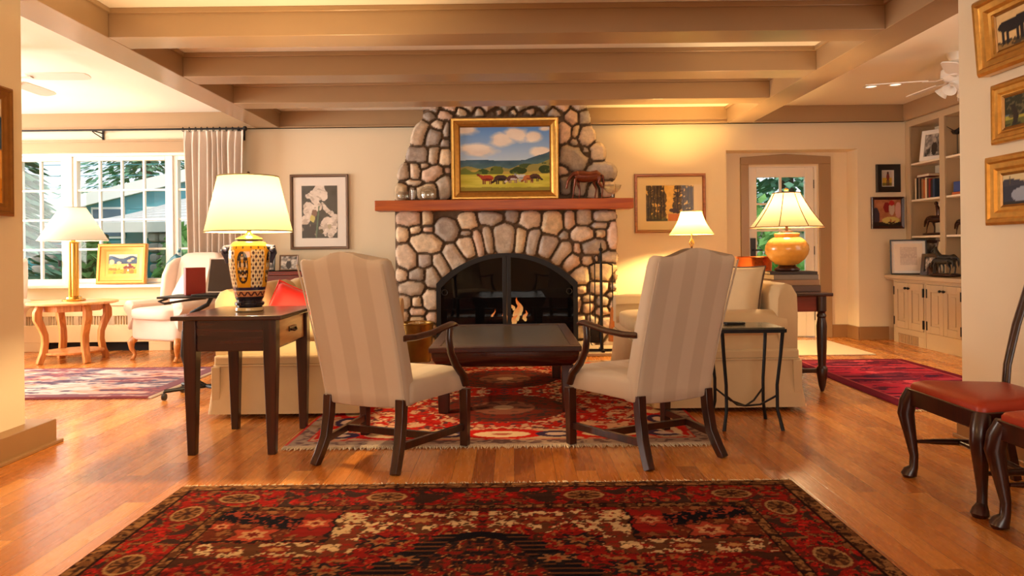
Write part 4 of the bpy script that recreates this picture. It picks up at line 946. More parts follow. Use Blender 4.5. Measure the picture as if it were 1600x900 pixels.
pillow('throw_pillow', 'beige throw pillow half hidden behind the high-back armchair', M_creamcush, (1.50, 5.62, 0.735), (math.radians(-14), 0, math.radians(-78)), 0.42, 0.42, 0.16, M_creamcush)

# ------------------------------------------------------------------ iron table beside the right armchair
it = thing('iron_side_table', 'small black iron side table in front of the sofa end', 'table', (1.385, 4.40, 0))
MB().bx(-0.185, 0.185, -0.155, 0.155, 0.585, 0.598).build('table_top', M_tableglass, it, bevel=0.003)
fr = MB()
for a, b in (((-0.185,-0.155),(0.185,-0.155)),((0.185,-0.155),(0.185,0.155)),((0.185,0.155),(-0.185,0.155)),((-0.185,0.155),(-0.185,-0.155))):
    fr.sqtube([(a[0], a[1], 0.578), (b[0], b[1], 0.578)], (0.010, 0.010))
fr.build('top_frame', M_iron, it)
for sx in (-1, 1):
    for sy in (-1, 1):
        MB().tube([(sx*0.175, sy*0.145, 0.575), (sx*0.165, sy*0.135, 0.44), (sx*0.148, sy*0.120, 0.26), (sx*0.148, sy*0.122, 0.12), (sx*0.170, sy*0.148, 0.0)], [0.011, 0.0105, 0.010, 0.010, 0.011], 8, up=(0, 1, 0)).build('leg', M_iron, it)
for s in (1, -1):
    MB().tube([(-0.148, -s*0.12, 0.20), (-0.07, -s*0.06, 0.135), (0, 0, 0.115), (0.07, s*0.06, 0.135), (0.148, s*0.12, 0.20)], 0.006, 8).build('stretcher', M_iron, it)
tag(MB().box((0, 0, 0.008), (0.12, 0.05, 0.016), Matrix.Rotation(0.2, 4, 'Z')).build('remote_control', M_plastic, loc=(1.33, 4.42, 0.599), bevel=0.004), 'small dark remote control lying on the iron side table', 'remote control')

# ------------------------------------------------------------------ console table, lamp, books, copper pot
cn = thing('console_table', 'dark red-brown console table with turned legs behind the sofa', 'table', (2.13, 6.20, 0))
MB().bx(-0.19, 0.20, -0.86, 0.86, 0.70, 0.725).build('table_top', M_darkx, cn, bevel=0.006)
MB().bx(-0.15, 0.16, -0.80, -0.775, 0.585, 0.70).bx(-0.15, 0.16, 0.775, 0.80, 0.585, 0.70).bx(-0.16, -0.135, -0.80, 0.80, 0.585, 0.70).bx(0.145, 0.17, -0.80, 0.80, 0.585, 0.70).build('apron', M_redbrown, cn, bevel=0.003)
lp_ = [(0.036, 0.70), (0.036, 0.59), (0.03, 0.585), (0.026, 0.575), (0.034, 0.56), (0.034, 0.55), (0.028, 0.54), (0.038, 0.48), (0.033, 0.30), (0.027, 0.19), (0.034, 0.18), (0.040, 0.165), (0.036, 0.12), (0.024, 0.04), (0.014, 0.008), (0.010, 0.0)]
for sx in (-0.13, 0.135):
    for sy in (-0.80, 0.77): MB().lathe(lp_, (sx, sy, 0), 14).build('leg', M_dark, cn, ang=30)
MB().bx(-0.01, 0.02, -0.77, 0.74, 0.135, 0.165).bx(-0.12, 0.125, -0.80, -0.77, 0.135, 0.165).bx(-0.12, 0.125, 0.74, 0.77, 0.135, 0.165).build('stretcher', M_dark, cn, bevel=0.003)
def book(label, loc, rz, d, cover, group, cat='book', standing=False):
    """d: spine length, depth, thickness; lies flat with its spine to -y (or stands with its spine to -x side)"""
    t = thing('book', label, cat, loc, rz, group)
    L_, D_, T_ = d
    MB().bx(-L_/2, L_/2, -D_/2, D_/2, 0, 0.003).bx(-L_/2, L_/2, -D_/2, D_/2, T_-0.003, T_).bx(-L_/2, L_/2, -D_/2, -D_/2+0.004, 0.003, T_-0.003).build('cover', cover, t, bevel=0.001)
    MB().bx(-L_/2+0.005, L_/2-0.005, -D_/2+0.004, D_/2-0.006, 0.003, T_-0.003).build('pages', M_pages, t)
    return t
CB = {k: mat('cover_'+k, rgb(*v), 0.45, var=0.12, scale=30) for k, v in dict(brown=(92, 62, 44), tan=(150, 112, 78), grey=(120, 106, 92), dark=(44, 32, 28), red=(142, 34, 26), cream=(214, 196, 164), blue=(46, 66, 96), black=(24, 22, 22), orange=(184, 92, 34), green=(50, 74, 54)).items()}
z = 0.726
for k, (L_, D_, T_, cv, lb, r_) in enumerate(((0.36, 0.30, 0.045, 'brown', 'bottom large brown book of the stack under the ochre lamp', 0.05), (0.36, 0.28, 0.042, 'tan', 'tan book, second from the bottom under the ochre lamp', -0.04), (0.34, 0.27, 0.038, 'grey', 'grey-brown book directly under the top one below the ochre lamp', 0.03), (0.35, 0.25, 0.022, 'dark', 'thin dark book on top of the stack under the ochre lamp', -0.08))):
    book(lb, (2.135, 5.68, z), r_, (L_, D_, T_), CB[cv], 'books under the ochre lamp'); z += T_ + 0.0008
ol = thing('ochre_lamp', 'round ochre ceramic lamp with ribbed parchment shade on the stacked books', 'table lamp', (2.125, 5.69, z))
MB().lathe([(0.085, 0.0), (0.095, 0.008), (0.09, 0.022), (0.07, 0.035), (0.062, 0.045)], n=24).build('lamp_base', M_dark, ol, ang=30)
MB().lathe([(0.06, 0.044), (0.085, 0.055), (0.128, 0.088), (0.155, 0.13), (0.163, 0.165), (0.158, 0.20), (0.135, 0.235), (0.105, 0.258), (0.088, 0.265), (0.095, 0.275), (0.094, 0.288), (0.082, 0.294), (0.05, 0.296)], n=44).build('lamp_body', M_yellowglaze, ol, ang=50)
MB().lathe([(0.045, 0.295), (0.045, 0.305), (0.012, 0.31), (0.010, 0.36), (0.018, 0.365), (0.018, 0.40)], n=16).build('socket', M_bronze, ol, ang=30)
shade(ol, M_shadeo, 0.338, 0.602, 0.272, 0.10, 0.012, ribs=8, mr=mat('brown_shade_ribbon', rgb(112, 66, 34), 0.7))
MB().cyl((0, 0, 0.595), (0, 0, 0.618), 0.004).ball((0, 0, 0.628), (0.017, 0.017, 0.014)).build('finial', M_yellowglaze, ol)
add_light('ochre_lamp_bulb', 'POINT', (0, 0, 0.46), 55, (1, 0.68, 0.34), radius=0.035, parent=ol)
cp = thing('copper_planter', 'hammered copper planter on the console table beside the ochre lamp', 'planter', (2.045, 6.22, 0.726))
MB().lathe([(0.115, 0.0), (0.125, 0.01), (0.138, 0.12), (0.146, 0.25), (0.150, 0.255), (0.146, 0.258), (0.140, 0.25), (0.130, 0.12), (0.11, 0.02)], n=32).build('planter_body', M_copper, cp, ang=40)
MB().tube([(0.147*math.cos(a), 0.147*math.sin(a), 0.254) for a in np.linspace(0, 2*PI, 33)], 0.007, 6).build('rim', M_copper, cp)

# small lamp in the corner
sl_t = thing('corner_table', 'small dark round table in the corner behind the high-back armchair', 'table', (1.86, 7.62, 0))
MB().lathe([(0.20, 0.645), (0.205, 0.655), (0.20, 0.665)], n=30).build('table_top', M_dark, sl_t)
MB().lathe([(0.03, 0.08), (0.045, 0.14), (0.024, 0.2), (0.03, 0.4), (0.022, 0.62), (0.05, 0.645)], n=16).build('pedestal', M_dark, sl_t)
for k in range(3):
    a = 2*PI*k/3; MB().tube([(0.02*math.cos(a), 0.02*math.sin(a), 0.13), (0.11*math.cos(a), 0.11*math.sin(a), 0.07), (0.19*math.cos(a), 0.19*math.sin(a), 0.012)], [0.018, 0.016, 0.012], 8).build('leg', M_dark, sl_t)
sl = thing('corner_lamp', 'small bronze lamp with golden coolie shade in front of the forest picture', 'table lamp', (1.86, 7.62, 0.666))
MB().lathe([(0.08, 0), (0.085, 0.012), (0.03, 0.03), (0.014, 0.06), (0.012, 0.30), (0.018, 0.31), (0.010, 0.33), (0.010, 0.41)], n=18).build('lamp_base', M_bronze, sl, ang=30)
cg = MB()
for k in range(6):
    a = 2*PI*k/6; cg.tube([(0.008*math.cos(a), 0.008*math.sin(a), 0.41), (0.026*math.cos(a+.5), 0.026*math.sin(a+.5), 0.45), (0.008*math.cos(a+1), 0.008*math.sin(a+1), 0.49)], 0.004, 6)
cg.cyl((0, 0, 0.49), (0, 0, 0.62), 0.006).build('twisted_stem', M_brass, sl)
shade(sl, M_shadeg, 0.54, 0.775, 0.225, 0.108, 0.018)
add_light('corner_lamp_bulb', 'POINT', (0, 0, 0.645), 180, (1, 0.62, 0.21), radius=0.035, parent=sl)

# ------------------------------------------------------------------ window bay furniture
def wing_chair(label, loc, rz):
    t = thing('wing_chair', label, 'armchair', loc, rz, 'pale wing chairs by the window')
    MB().soft((0, 0.02, 0.315), (0.66, 0.64, 0.24), 9, n=28, m=16).build('seat_frame', M_creamp, t, ang=80)
    MB().soft((0, -0.055, 0.465), (0.60, 0.62, 0.13), 5, n=28, m=14).build('seat_cushion', M_creamp, t, ang=80)
    lps = []
    for k, z in enumerate((0.40, 0.42, 0.6, 0.8, 0.94, 1.03, 1.065, 1.075)):
        f = (z-0.4)/0.66; yc = 0.24 + 0.13*f; sc = (0.96, 1, 1, 1, 0.99, 0.9, 0.72, 0.4)[k]; sy = (0.9, 1, 1, 1, 1, 0.92, 0.6, 0.3)[k]
        lps.append(rrect(0, yc, 0.30*sc, 0.08*sy, 0.06*sy, z, 5))
    MB().loft(lps).build('backrest', M_creamp, t, ang=70)
    for s in (-1, 1):
        prof = [(0.36, 0.52), (0.12, 0.54), (0.08, 0.60), (0.09, 0.70), (0.11, 0.84), (0.17, 0.95), (0.27, 1.01), (0.42, 1.03), (0.42, 0.8)]
        MB().loft([[Vector((s*x, 0.28+(y-0.28)*q, 0.76+(z-0.76)*q)) for y, z in prof] for x, q in ((0.265, 0.9), (0.28, 1), (0.325, 1), (0.345, 0.88))]).build('wing', M_creamp, t, ang=60)
        lps = []
        for y, q in ((-0.30, 0.86), (-0.285, 1), (-0.1, 1), (0.1, 1), (0.32, 0.98)):
            pr = [(0.275, 0.40), (0.275, 0.53)] + [(0.335+0.075*math.cos(a), 0.535+0.062*math.sin(a)) for a in np.linspace(PI*0.9, -0.3*PI, 10)] + [(0.345, 0.44), (0.34, 0.30)]
            lps.append([Vector((s*(0.33+(x-0.33)*q), y, 0.46+(z-0.46)*q)) for x, z in pr])
        MB().loft(lps).build('arm', M_creamp, t, ang=50)
        MB().tube([(s*0.29, -0.26, 0.215), (s*0.315, -0.285, 0.17), (s*0.305, -0.285, 0.11), (s*0.285, -0.265, 0.055), (s*0.288, -0.28, 0.022), (s*0.290, -0.295, 0.0)], [0.036, 0.037, 0.025, 0.017, 0.019, 0.022], 10, up=(0, 1, 0)).build('leg', M_pine, t)
        MB().tube([(s*0.27, 0.27, 0.21), (s*0.275, 0.30, 0.1), (s*0.28, 0.34, 0.0)], [0.026, 0.021, 0.017], 10, up=(0, 1, 0)).build('leg', M_pine, t)
    return t
wing_chair('pale cream wing chair with cabriole legs beside the window curtain', (-3.45, 7.56, 0), math.radians(-23))
wing_chair('pale wing chair of which only an arm shows past the near wall end', (-5.50, 7.56, 0), math.radians(18))
pillow('throw_pillow', 'pale cream pillow standing on the wing chair seat', M_creamp, (-3.32, 7.47, 0.675), (math.radians(-22), math.radians(14), math.radians(-38)), 0.38, 0.36, 0.12, M_creamp)
# radiator cover
rc = thing('radiator_cover', 'long cream radiator cover with slotted grilles under the window', 'radiator cover', (-5.0, 8.10, 0))
MB().bx(-1.0, 1.26, -0.035, 0.245, 0.50, 0.56).bx(-1.0, 1.24, -0.02, 0.24, 0.385, 0.50).bx(-1.0, 1.24, -0.02, 0.24, 0.10, 0.29).bx(-1.0, 0.02, 0.0, 0.24, 0.29, 0.385).bx(0.02, 1.24, 0.0, 0.24, 0.29, 0.385).bx(-1.0, -0.12, -0.02, 0.02, 0, 0.10).bx(1.0, 1.24, -0.02, 0.02, 0, 0.10).build('cabinet', mat('cream_radiator_paint', rgb(226, 204, 160), 0.45, var=0.03), rc, bevel=0.004)
sl_ = MB()
for g0 in (-0.75, -0.42, -0.09, 0.24, 0.62):
    for i in range(9):
        x = g0 + 0.03*i; sl_.bx(x, x+0.014, -0.014, -0.001, 0.29, 0.385)
sl_.bx(-1.0, -0.78, -0.02, 0, 0.29, 0.385).bx(0.9, 1.24, -0.02, 0, 0.29, 0.385)
for x in (-0.48, -0.15, 0.18, 0.52, 0.57): sl_.bx(x, x+0.055, -0.02, 0, 0.29, 0.385)
sl_.build('grille', M_cab, rc)
MB().bx(-0.12, 1.0, 0.03, 0.24, 0.0, 0.10).build('base_shade_fill', M_sootshade, rc)  # dark block standing in for the shade inside the base opening
# curtain and rod
rod = thing('curtain_rod', 'black iron curtain rod above the window', 'curtain rod', (0, 8.13, 2.438))
MB().cyl((-5.95, 0, 0), (-2.96, 0, 0), 0.011).build('rod', M_iron, rod)
MB().ball((-2.935, 0, 0), 0.026).build('finial', M_iron, rod)
for x in (-4.62, -3.02):
    MB().cyl((x, 0, -0.005), (x, 0.215, -0.005), 0.007).bx(x-0.009, x+0.009, 0.205, 0.219, -0.10, 0.03).tube([(x, -0.0, -0.014), (x, 0.05, -0.03), (x, 0.2, -0.06)], 0.006, 6).build('bracket', M_iron, rod)
cu = thing('curtain', 'pleated taupe curtain hanging at the right side of the window', 'curtain', (-3.28, 8.13, 0))
NXC = 150; vs_ = []; fs_ = []
zl = np.concatenate([np.linspace(0.03, 2.25, 24), np.linspace(2.28, 2.415, 8)])
for j, z in enumerate(zl):
    f = (z/2.415); top = max(0, (z-2.27)/0.145)
    wd = 0.335 - 0.015*math.sin(f*PI) 
    for i in range(NXC+1):
        u = i/NXC; ph = u*2*PI*10
        amp = 0.034*(1-0.55*top)
        y = amp*math.sin(ph + 1.1*math.sin(u*11+0.6) + 0.5*math.sin(u*29) + 0.25*math.sin(z*1.3+u*5)) + 0.008*math.sin(u*31+z*2)
        x = -wd + 2*wd*u + 0.010*math.sin(z*1.7+u*9)*(1-top)
        vs_.append((x, y*0.95-0.0, z))
for j in range(len(zl)-1):
    for i in range(NXC):
        a = j*(NXC+1)+i; fs_.append((a, a+1, a+NXC+2, a+NXC+1))
MB().add(vs_, fs_).build('curtain_panel', M_curtain, cu, solid=0.004, ang=180)
for i in range(11):
    x = -0.34+0.068*i
    MB().tube([(x+0.004*math.sin(i), 0.022*math.cos(a), 2.434+0.022*math.sin(a)) for a in np.linspace(0, 2*PI, 15)], 0.004, 6, up=(1, 0, 0)).build('curtain_ring', M_iron, cu)

# red-brown sideboard behind the left sofa
sb = thing('sideboard', 'red-brown wooden sideboard against the wall under the iris picture', 'sideboard', (-2.02, 8.10, 0))
MB().bx(-0.70, 0.66, -0.24, 0.22, 0.82, 0.86).bx(-0.71, 0.67, -0.25, 0.22, 0.845, 0.86).build('sideboard_top', M_redbrown, sb, bevel=0.005)
MB().bx(-0.66, 0.62, -0.20, 0.21, 0.10, 0.82).build('carcass', M_redbrown, sb, bevel=0.004)
for i in range(3):
    x0 = -0.64+0.42*i; d = MB().bx(x0, x0+0.40, -0.215, -0.20, 0.14, 0.72).bx(x0+0.05, x0+0.35, -0.221, -0.214, 0.19, 0.67).build('door', M_redbrown, sb, bevel=0.004)
    MB().ball((x0+0.36, -0.226, 0.45), 0.012).build('knob', M_brass, d)
for sx in (-0.62, 0.58):
    for sy in (-0.17, 0.17): MB().box((sx, sy, 0.05), (0.06, 0.06, 0.10)).build('leg', M_redbrown, sb)

# ------------------------------------------------------------------ pictures
def picture(name, label, cat, loc, wd, ht, prof, fm, fn, mount=0.0, mount_mat=None, rz=0, tilt=0, nx=60, cm=None, group=None, glass=False, lip=None, lipm=None):
    """framed picture, faces -y; prof = (inset, depth) steps of the frame moulding from its outer back edge inwards"""
    t = thing(name, label, cat, loc, rz, group); t.rotation_euler = (tilt, 0, rz)
    def rail(pr): return [[Vector((sx*(wd/2-d), y, sz*(ht/2-d))) for d, y in pr] for sx, sz in ((-1, -1), (1, -1), (1, 1), (-1, 1))]
    fr = MB().loft(rail(prof), closed=True).build('frame', fm, t, ang=25)
    ins = max(p[0] for p in prof) - 0.004
    if lip:
        MB().loft(rail([(ins-0.004, -0.004), (ins-0.004, -0.016), (ins+lip, -0.010), (ins+lip, -0.004)]), closed=True).build('inner_lip', lipm or M_golddk, t, ang=25); ins += lip-0.004
    MB().bx(-wd/2+0.006, wd/2-0.006, -0.004, -0.0005, -ht/2+0.006, ht/2-0.006).build('backing', M_black, t)
    if mount:
        MB().bx(-wd/2+ins, wd/2-ins, -0.0065, -0.004, -ht/2+ins, ht/2-ins).build('mount', mount_mat or M_mat, t)
        ins += mount if not isinstance(mount, tuple) else 0
    pw, ph = (wd/2-ins, ht/2-ins) if not isinstance(mount, tuple) else mount
    ny = max(6, int(nx*ph/pw))
    U, V = np.meshgrid(np.linspace(0, 1, nx+1), np.linspace(0, 1, ny+1), indexing='ij')
    c = np.clip(fn(U, V), 0, 255)
    vs = np.stack([(U-0.5)*2*pw, np.full(U.shape, -0.0085), (V-0.5)*2*ph], -1).reshape(-1, 3)
    I = np.arange((nx+1)*(ny+1)).reshape(nx+1, ny+1)
    fs = np.stack([I[:-1, :-1], I[1:, :-1], I[1:, 1:], I[:-1, 1:]], -1).reshape(-1, 4)
    grid_mesh('canvas' if not mount else 'print', vs, fs, lin_np(c).reshape(-1, 3), cm or M_canvas, t)
    if glass:
        MB().bx(-wd/2+0.02, wd/2-0.02, -0.014, -0.012, -ht/2+0.02, ht/2-0.02).build('glazing', M_glass, t, smooth=False)
    return t
def base(U, col): return np.zeros(U.shape+(3,)) + np.array(col, float)
def blob(U, V, x, y, rx, ry, a=0):
    a = math.radians(a); dx, dy = U-x, V-y
    return ((dx*math.cos(a)+dy*math.sin(a))/rx)**2 + ((-dx*math.sin(a)+dy*math.cos(a))/ry)**2 < 1
def lerp(c1, c2, f): return np.array(c1, float)*(1-f[..., None]) + np.array(c2, float)*f[..., None]
def horses(U, V):
    n = fbm(U*7, V*9, 3)
    c = lerp((186, 214, 244), (92, 148, 228), np.clip((V-0.5)/0.5, 0, 1))
    cl = fbm(U*3.2+1, V*5, 12, 5)
    def cloud(x, y, rx, ry):
        return np.clip(1.25 - np.hypot((U-x)/rx, (V-y)/ry) + (cl-0.5)*1.5, 0, 1)
    k = np.maximum.reduce([cloud(0.10, 0.95, 0.16, 0.10), cloud(0.46, 0.80, 0.15, 0.13), cloud(0.62, 0.90, 0.16, 0.13), cloud(0.84, 0.86, 0.14, 0.10), cloud(0.22, 0.62, 0.22, 0.12), cloud(0.92, 0.60, 0.13, 0.09), cloud(0.95, 0.96, 0.1, 0.06)])
    k = np.clip((k-0.2)*2.2, 0, 1); cc = lerp((226, 214, 206), (255, 250, 242), np.clip(cl*1.6-0.3, 0, 1))
    c = c*(1-k[..., None]) + cc*k[..., None]
    ridge = 0.455 + 0.05*np.exp(-((U-0.38)/0.22)**2) + 0.025*np.sin(U*9+1) + 0.17*np.clip((U-0.72)/0.28, 0, 1)**1.2 + 0.015*(fbm(U*12, U*0, 5)-0.5)
    m = V < ridge; c = np.where(m[..., None], lerp((58, 92, 118), (100, 136, 128), np.clip((ridge-V)*5, 0, 1)) + (n-0.5)[..., None]*50, c)
    rid2 = 0.37 + 0.10*np.clip((U-0.55)/0.45, 0, 1) + 0.02*np.sin(U*20)
    c = mixc(c, V < rid2, (150, 146, 78)); c = mixc(c, (V < rid2) & (n > 0.55) & (U > 0.6), (70, 92, 50))
    c = mixc(c, V < 0.315+0.02*np.sin(U*7), (188, 164, 78))
    tl = 0.33 + 0.025*np.sin(U*31) + 0.04*(fbm(U*16, U*0+3, 7)-0.5)
    c = mixc(c, (V < tl) & (U < 0.36), (58, 84, 32)); c = mixc(c, (V < tl) & (U < 0.36) & (n > 0.55), (112, 128, 52))
    for x, y, rx, ry in ((0.41, 0.32, 0.075, 0.075), (0.66, 0.315, 0.08, 0.065), (0.95, 0.33, 0.08, 0.065), (0.60, 0.30, 0.05, 0.04)):
        b = blob(U+0.03*(n-0.5), V+0.05*(n-0.5), x, y, rx, ry); c = mixc(c, b, (52, 72, 28)); c = mixc(c, b & (n > 0.52), (98, 112, 44))
    g = V < 0.265; gc = lerp((184, 182, 54), (222, 214, 92), np.clip(fbm(U*5, V*24, 9)*1.6-0.3, 0, 1)); c = np.where(g[..., None], gc, c)
    c = mixc(c, (V < 0.06+0.03*(n-0.5)), (150, 140, 52))
    def horse(x, y, s, col, dark, head, leg):
        nonlocal c
        for lx in (-0.040, -0.022, 0.024, 0.040): c = mixc(c, (np.abs(U-x-lx*s) < 0.006*s) & (V < y) & (V > y-0.085*s), leg)
        c = mixc(c, blob(U, V, x, y, 0.062*s, 0.042*s), col); c = mixc(c, blob(U, V, x, y-0.02*s, 0.05*s, 0.014*s), dark)
        h = {'u': (-0.075, 0.035, -40), 'd': (-0.066, -0.045, 50), 'r': (0.07, -0.04, -50)}[head]
        c = mixc(c, blob(U, V, x+h[0]*s*0.75, y+h[1]*s*0.6, 0.028*s, 0.020*s, h[2]), col); c = mixc(c, blob(U, V, x+h[0]*s*1.15, y+h[1]*s*1.2, 0.020*s, 0.014*s, h[2]), dark)
    horse(0.30, 0.205, 1.15, (178, 66, 40), (120, 38, 28), 'u', (120, 50, 36))
    horse(0.45, 0.205, 1.15, (70, 46, 40), (36, 24, 26), 'd', (50, 34, 32))
    horse(0.585, 0.205, 1.0, (100, 60, 60), (216, 208, 206), 'd', (150, 120, 116))
    horse(0.69, 0.22, 0.9, (206, 212, 216), (150, 156, 164), 'u', (180, 180, 180))
    horse(0.765, 0.21, 1.0, (196, 116, 62), (140, 70, 40), 'd', (160, 100, 66))
    horse(0.83, 0.225, 0.95, (84, 52, 40), (52, 34, 30), 'r', (70, 48, 40))
    return c
gold_prof = [(0.0, 0.0), (0.0, -0.045), (0.012, -0.062), (0.030, -0.060), (0.040, -0.045), (0.060, -0.038), (0.075, -0.026), (0.085, -0.022), (0.090, 0.0)]
def scaled(p, k, kd=None): return [(a*k, b*(kd or k)) for a, b in p]
pc = at(789, 246.5, 7.80)
picture('landscape_painting', 'large gilt framed painting of horses in a green meadow above the mantel', 'painting', (pc.x, 7.798, 1.593+0.434), 1.135, 0.862, scaled(gold_prof, 0.95), M_gold, horses, nx=200, tilt=math.radians(1.5), lip=0.014)
def iris(U, V):
    n = fbm(U*8, V*10, 3); c = base(U, (84, 84, 80)) + (n-0.5)[..., None]*30
    P = (232, 222, 212)
    W_ = U + 0.16*(fbm(U*5, V*5, 91)-0.5) + 0.05*(n-0.5); H_ = V + 0.14*(fbm(U*5, V*5, 97)-0.5) + 0.05*(n-0.5)
    for b in ((0.40, 0.92, 0.14, 0.09, 20), (0.62, 0.90, 0.15, 0.07, -25), (0.24, 0.84, 0.14, 0.07, 30), (0.50, 0.80, 0.24, 0.08), (0.68, 0.78, 0.11, 0.07, 40), (0.36, 0.72, 0.16, 0.05, -15), (0.14, 0.56, 0.11, 0.09, 50), (0.32, 0.57, 0.16, 0.08, -20), (0.22, 0.44, 0.19, 0.09, 25), (0.10, 0.34, 0.12, 0.12), (0.44, 0.60, 0.10, 0.12, 60), (0.66, 0.58, 0.06, 0.11, 55), (0.80, 0.50, 0.13, 0.05, -45), (0.92, 0.40, 0.09, 0.08, 20), (0.66, 0.33, 0.13, 0.08, 30), (0.86, 0.30, 0.13, 0.09, -30), (0.74, 0.20, 0.24, 0.09, 10), (0.60, 0.14, 0.13, 0.08, -35), (0.86, 0.10, 0.13, 0.08, 25)):
        c = mixc(c, blob(W_, H_, *b), P)
    vein = (fbm(U*9 + 3*np.sin(V*7), V*22, 93) > 0.60) & (c[..., 0] > 200)
    c = mixc(c, vein, (196, 184, 172))
    c = np.where((c[..., :1] > 200), c + (fbm(U*14, V*14, 5)-0.6)[..., None]*40, c)
    c = mixc(c, blob(W_, H_, 0.36, 0.46, 0.08, 0.07), (140, 112, 96)); c = mixc(c, blob(W_, H_, 0.30, 0.36, 0.09, 0.07), (206, 196, 120))
    c = mixc(c, (np.abs(U-0.44-(V-0.3)*0.15) < 0.018) & (V < 0.62), (104, 128, 104))
    c = mixc(c, (V < 0.26) & (U < 0.40) & (n > 0.45), (74, 72, 70)); c = mixc(c, (V < 0.28) & (U < 0.40) & (n < 0.42), (150, 138, 124))
    c = mixc(c, blob(W_, H_, 0.55, 0.13, 0.07, 0.06), (92, 88, 70)); c = mixc(c, blob(W_, H_, 0.80, 0.20, 0.05, 0.04), (186, 176, 150)); return c
flat_prof = [(0.0, 0.0), (0.0, -0.030), (0.006, -0.034), (0.022, -0.030), (0.030, -0.020), (0.033, 0.0)]
a0, a1 = at(453, 273, 8.33), at(545, 389, 8.33)
picture('iris_print', 'grey framed print of white irises with wide white mount', 'picture', ((a0.x+a1.x)/2, 8.348, (a0.z+a1.z)/2), a1.x-a0.x, a0.z-a1.z, flat_prof, M_grayframe, iris, mount=0.098, nx=90, cm=M_photo, glass=True)
def forest(U, V):
    n = fbm(U*16, V*14, 4, 5); c = base(U, (236, 190, 92)) + (n-0.5)[..., None]*40
    left = (U < 0.42 + 0.06*(n-0.5)*2 - 0.10*np.clip(V-0.6, 0, 1)); right = (U > 0.56 - 0.10*np.clip(0.5-V, -0.3, 0.5) + 0.08*(n-0.5))
    tc_ = lerp((44, 34, 18), (120, 92, 40), np.clip(n*2-0.6, 0, 1))
    for m in (left, right & (V > 0.22)): c = np.where((m & (n > 0.36))[..., None], tc_, c)
    for x in (0.05, 0.10, 0.17, 0.24, 0.31, 0.37, 0.66, 0.78, 0.88, 0.95): c = mixc(c, (np.abs(U-x-0.004*np.sin(V*9+x*30)) < 0.011) & ((V > 0.2) | (U < 0.5)), (36, 26, 16))
    c = mixc(c, (V < 0.20) & (U > 0.46), (206, 120, 48)); c = mixc(c, blob(U, V, 0.58, 0.30, 0.10, 0.06), (62, 44, 40)); c = mixc(c, (V < 0.06) & (U < 0.45), (52, 38, 24))
    return c
a0, a1 = at(991, 272, 8.33), at(1103, 363, 8.33)
picture('forest_print', 'wooden framed autumn forest print behind the small golden lamp', 'picture', ((a0.x+a1.x)/2, 8.348, (a0.z+a1.z)/2), a1.x-a0.x, a0.z-a1.z, scaled(flat_prof, 1.1, 1), wood('cherry_frame', rgb(128, 72, 34), rgb(170, 104, 54), 'x', 0.35), forest, mount=0.10, mount_mat=mat('cream_mount', rgb(230, 208, 160), 0.85, var=0.02), nx=90, cm=M_photo, glass=True)
def field(U, V):
    n = fbm(U*8, V*9, 14); c = base(U, (222, 204, 180))
    rd = 0.84 + 0.06*np.sin(U*9+0.6) + 0.04*(n-0.5); c = np.where((V < rd)[..., None], base(U, (62, 82, 108)) + (n-0.5)[..., None]*60, c)
    c = mixc(c, (V < 0.52) , (228, 156, 78)); c = mixc(c, (V < 0.52) & (n > 0.52), (236, 178, 96)); c = mixc(c, (V < 0.25), (222, 142, 40)); c = mixc(c, (V < 0.3) & (n < 0.42), (150, 100, 40))
    for b in ((0.12, 0.60, 0.09, 0.13), (0.37, 0.56, 0.07, 0.07), (0.82, 0.75, 0.07, 0.05), (0.72, 0.66, 0.07, 0.06)): c = mixc(c, blob(U+0.04*(n-0.5), V, *b), (206, 176, 140))
    for b in ((0.72, 0.36, 0.16, 0.07), (0.58, 0.32, 0.06, 0.06), (0.74, 0.45, 0.06, 0.07), (0.90, 0.30, 0.05, 0.05)): c = mixc(c, blob(U, V, *b), (104, 46, 44))
    c = mixc(c, blob(U, V, 0.69, 0.19, 0.03, 0.05), (238, 220, 190)); c = mixc(c, blob(U, V, 0.68, 0.42, 0.03, 0.04), (220, 190, 170))
    return c
a0, a1 = at(150, 384, 8.25), at(227, 446, 8.25)
picture('field_painting', 'gilt framed painting of a golden field leaning on the window sill', 'painting', ((a0.x+a1.x)/2, 8.305, 0.724+0.228), 0.555, 0.455, scaled(gold_prof, 1.02, 0.8), M_goldwood, field, nx=70, tilt=math.radians(-7), lip=0.03, lipm=M_goldwood)
# right wall, three gilt pictures
def cow(U, V):
    n = fbm(U*8, V*9, 24); c = base(U, (226, 190, 132)) + (n-0.5)[..., None]*30
    c = mixc(c, V < 0.22, (150, 116, 60)); c = mixc(c, (V < 0.25) & (n > 0.5), (74, 58, 34))
    for b in ((0.30, 0.60, 0.24, 0.17), (0.13, 0.62, 0.10, 0.13), (0.45, 0.66, 0.14, 0.14)): c = mixc(c, blob(U, V, *b), (26, 22, 26))
    for x in (0.12, 0.20, 0.38, 0.46): c = mixc(c, (np.abs(U-x) < 0.028) & (V > 0.14) & (V < 0.6), (30, 24, 26))
    return c
def oak(U, V):
    n = fbm(U*9, V*9, 34, 5); c = base(U, (152, 160, 158)) + (n-0.5)[..., None]*50
    c = mixc(c, V < 0.55+0.06*np.sin(U*7), (98, 116, 130)); c = mixc(c, V < 0.36, (168, 158, 60)); c = mixc(c, V < 0.22, (92, 96, 44))
    m = blob(U+0.25*(n-0.5), V+0.2*(n-0.5), 0.2, 0.72, 0.42, 0.40); c = mixc(c, m, (46, 48, 30)); c = mixc(c, m & (n > 0.56), (96, 90, 60))
    c = mixc(c, (np.abs(U-0.16-0.05*np.sin(V*5)) < 0.045) & (V < 0.7), (44, 36, 28)); c = mixc(c, (V < 0.12) & (n > 0.45), (50, 48, 30))
    return c
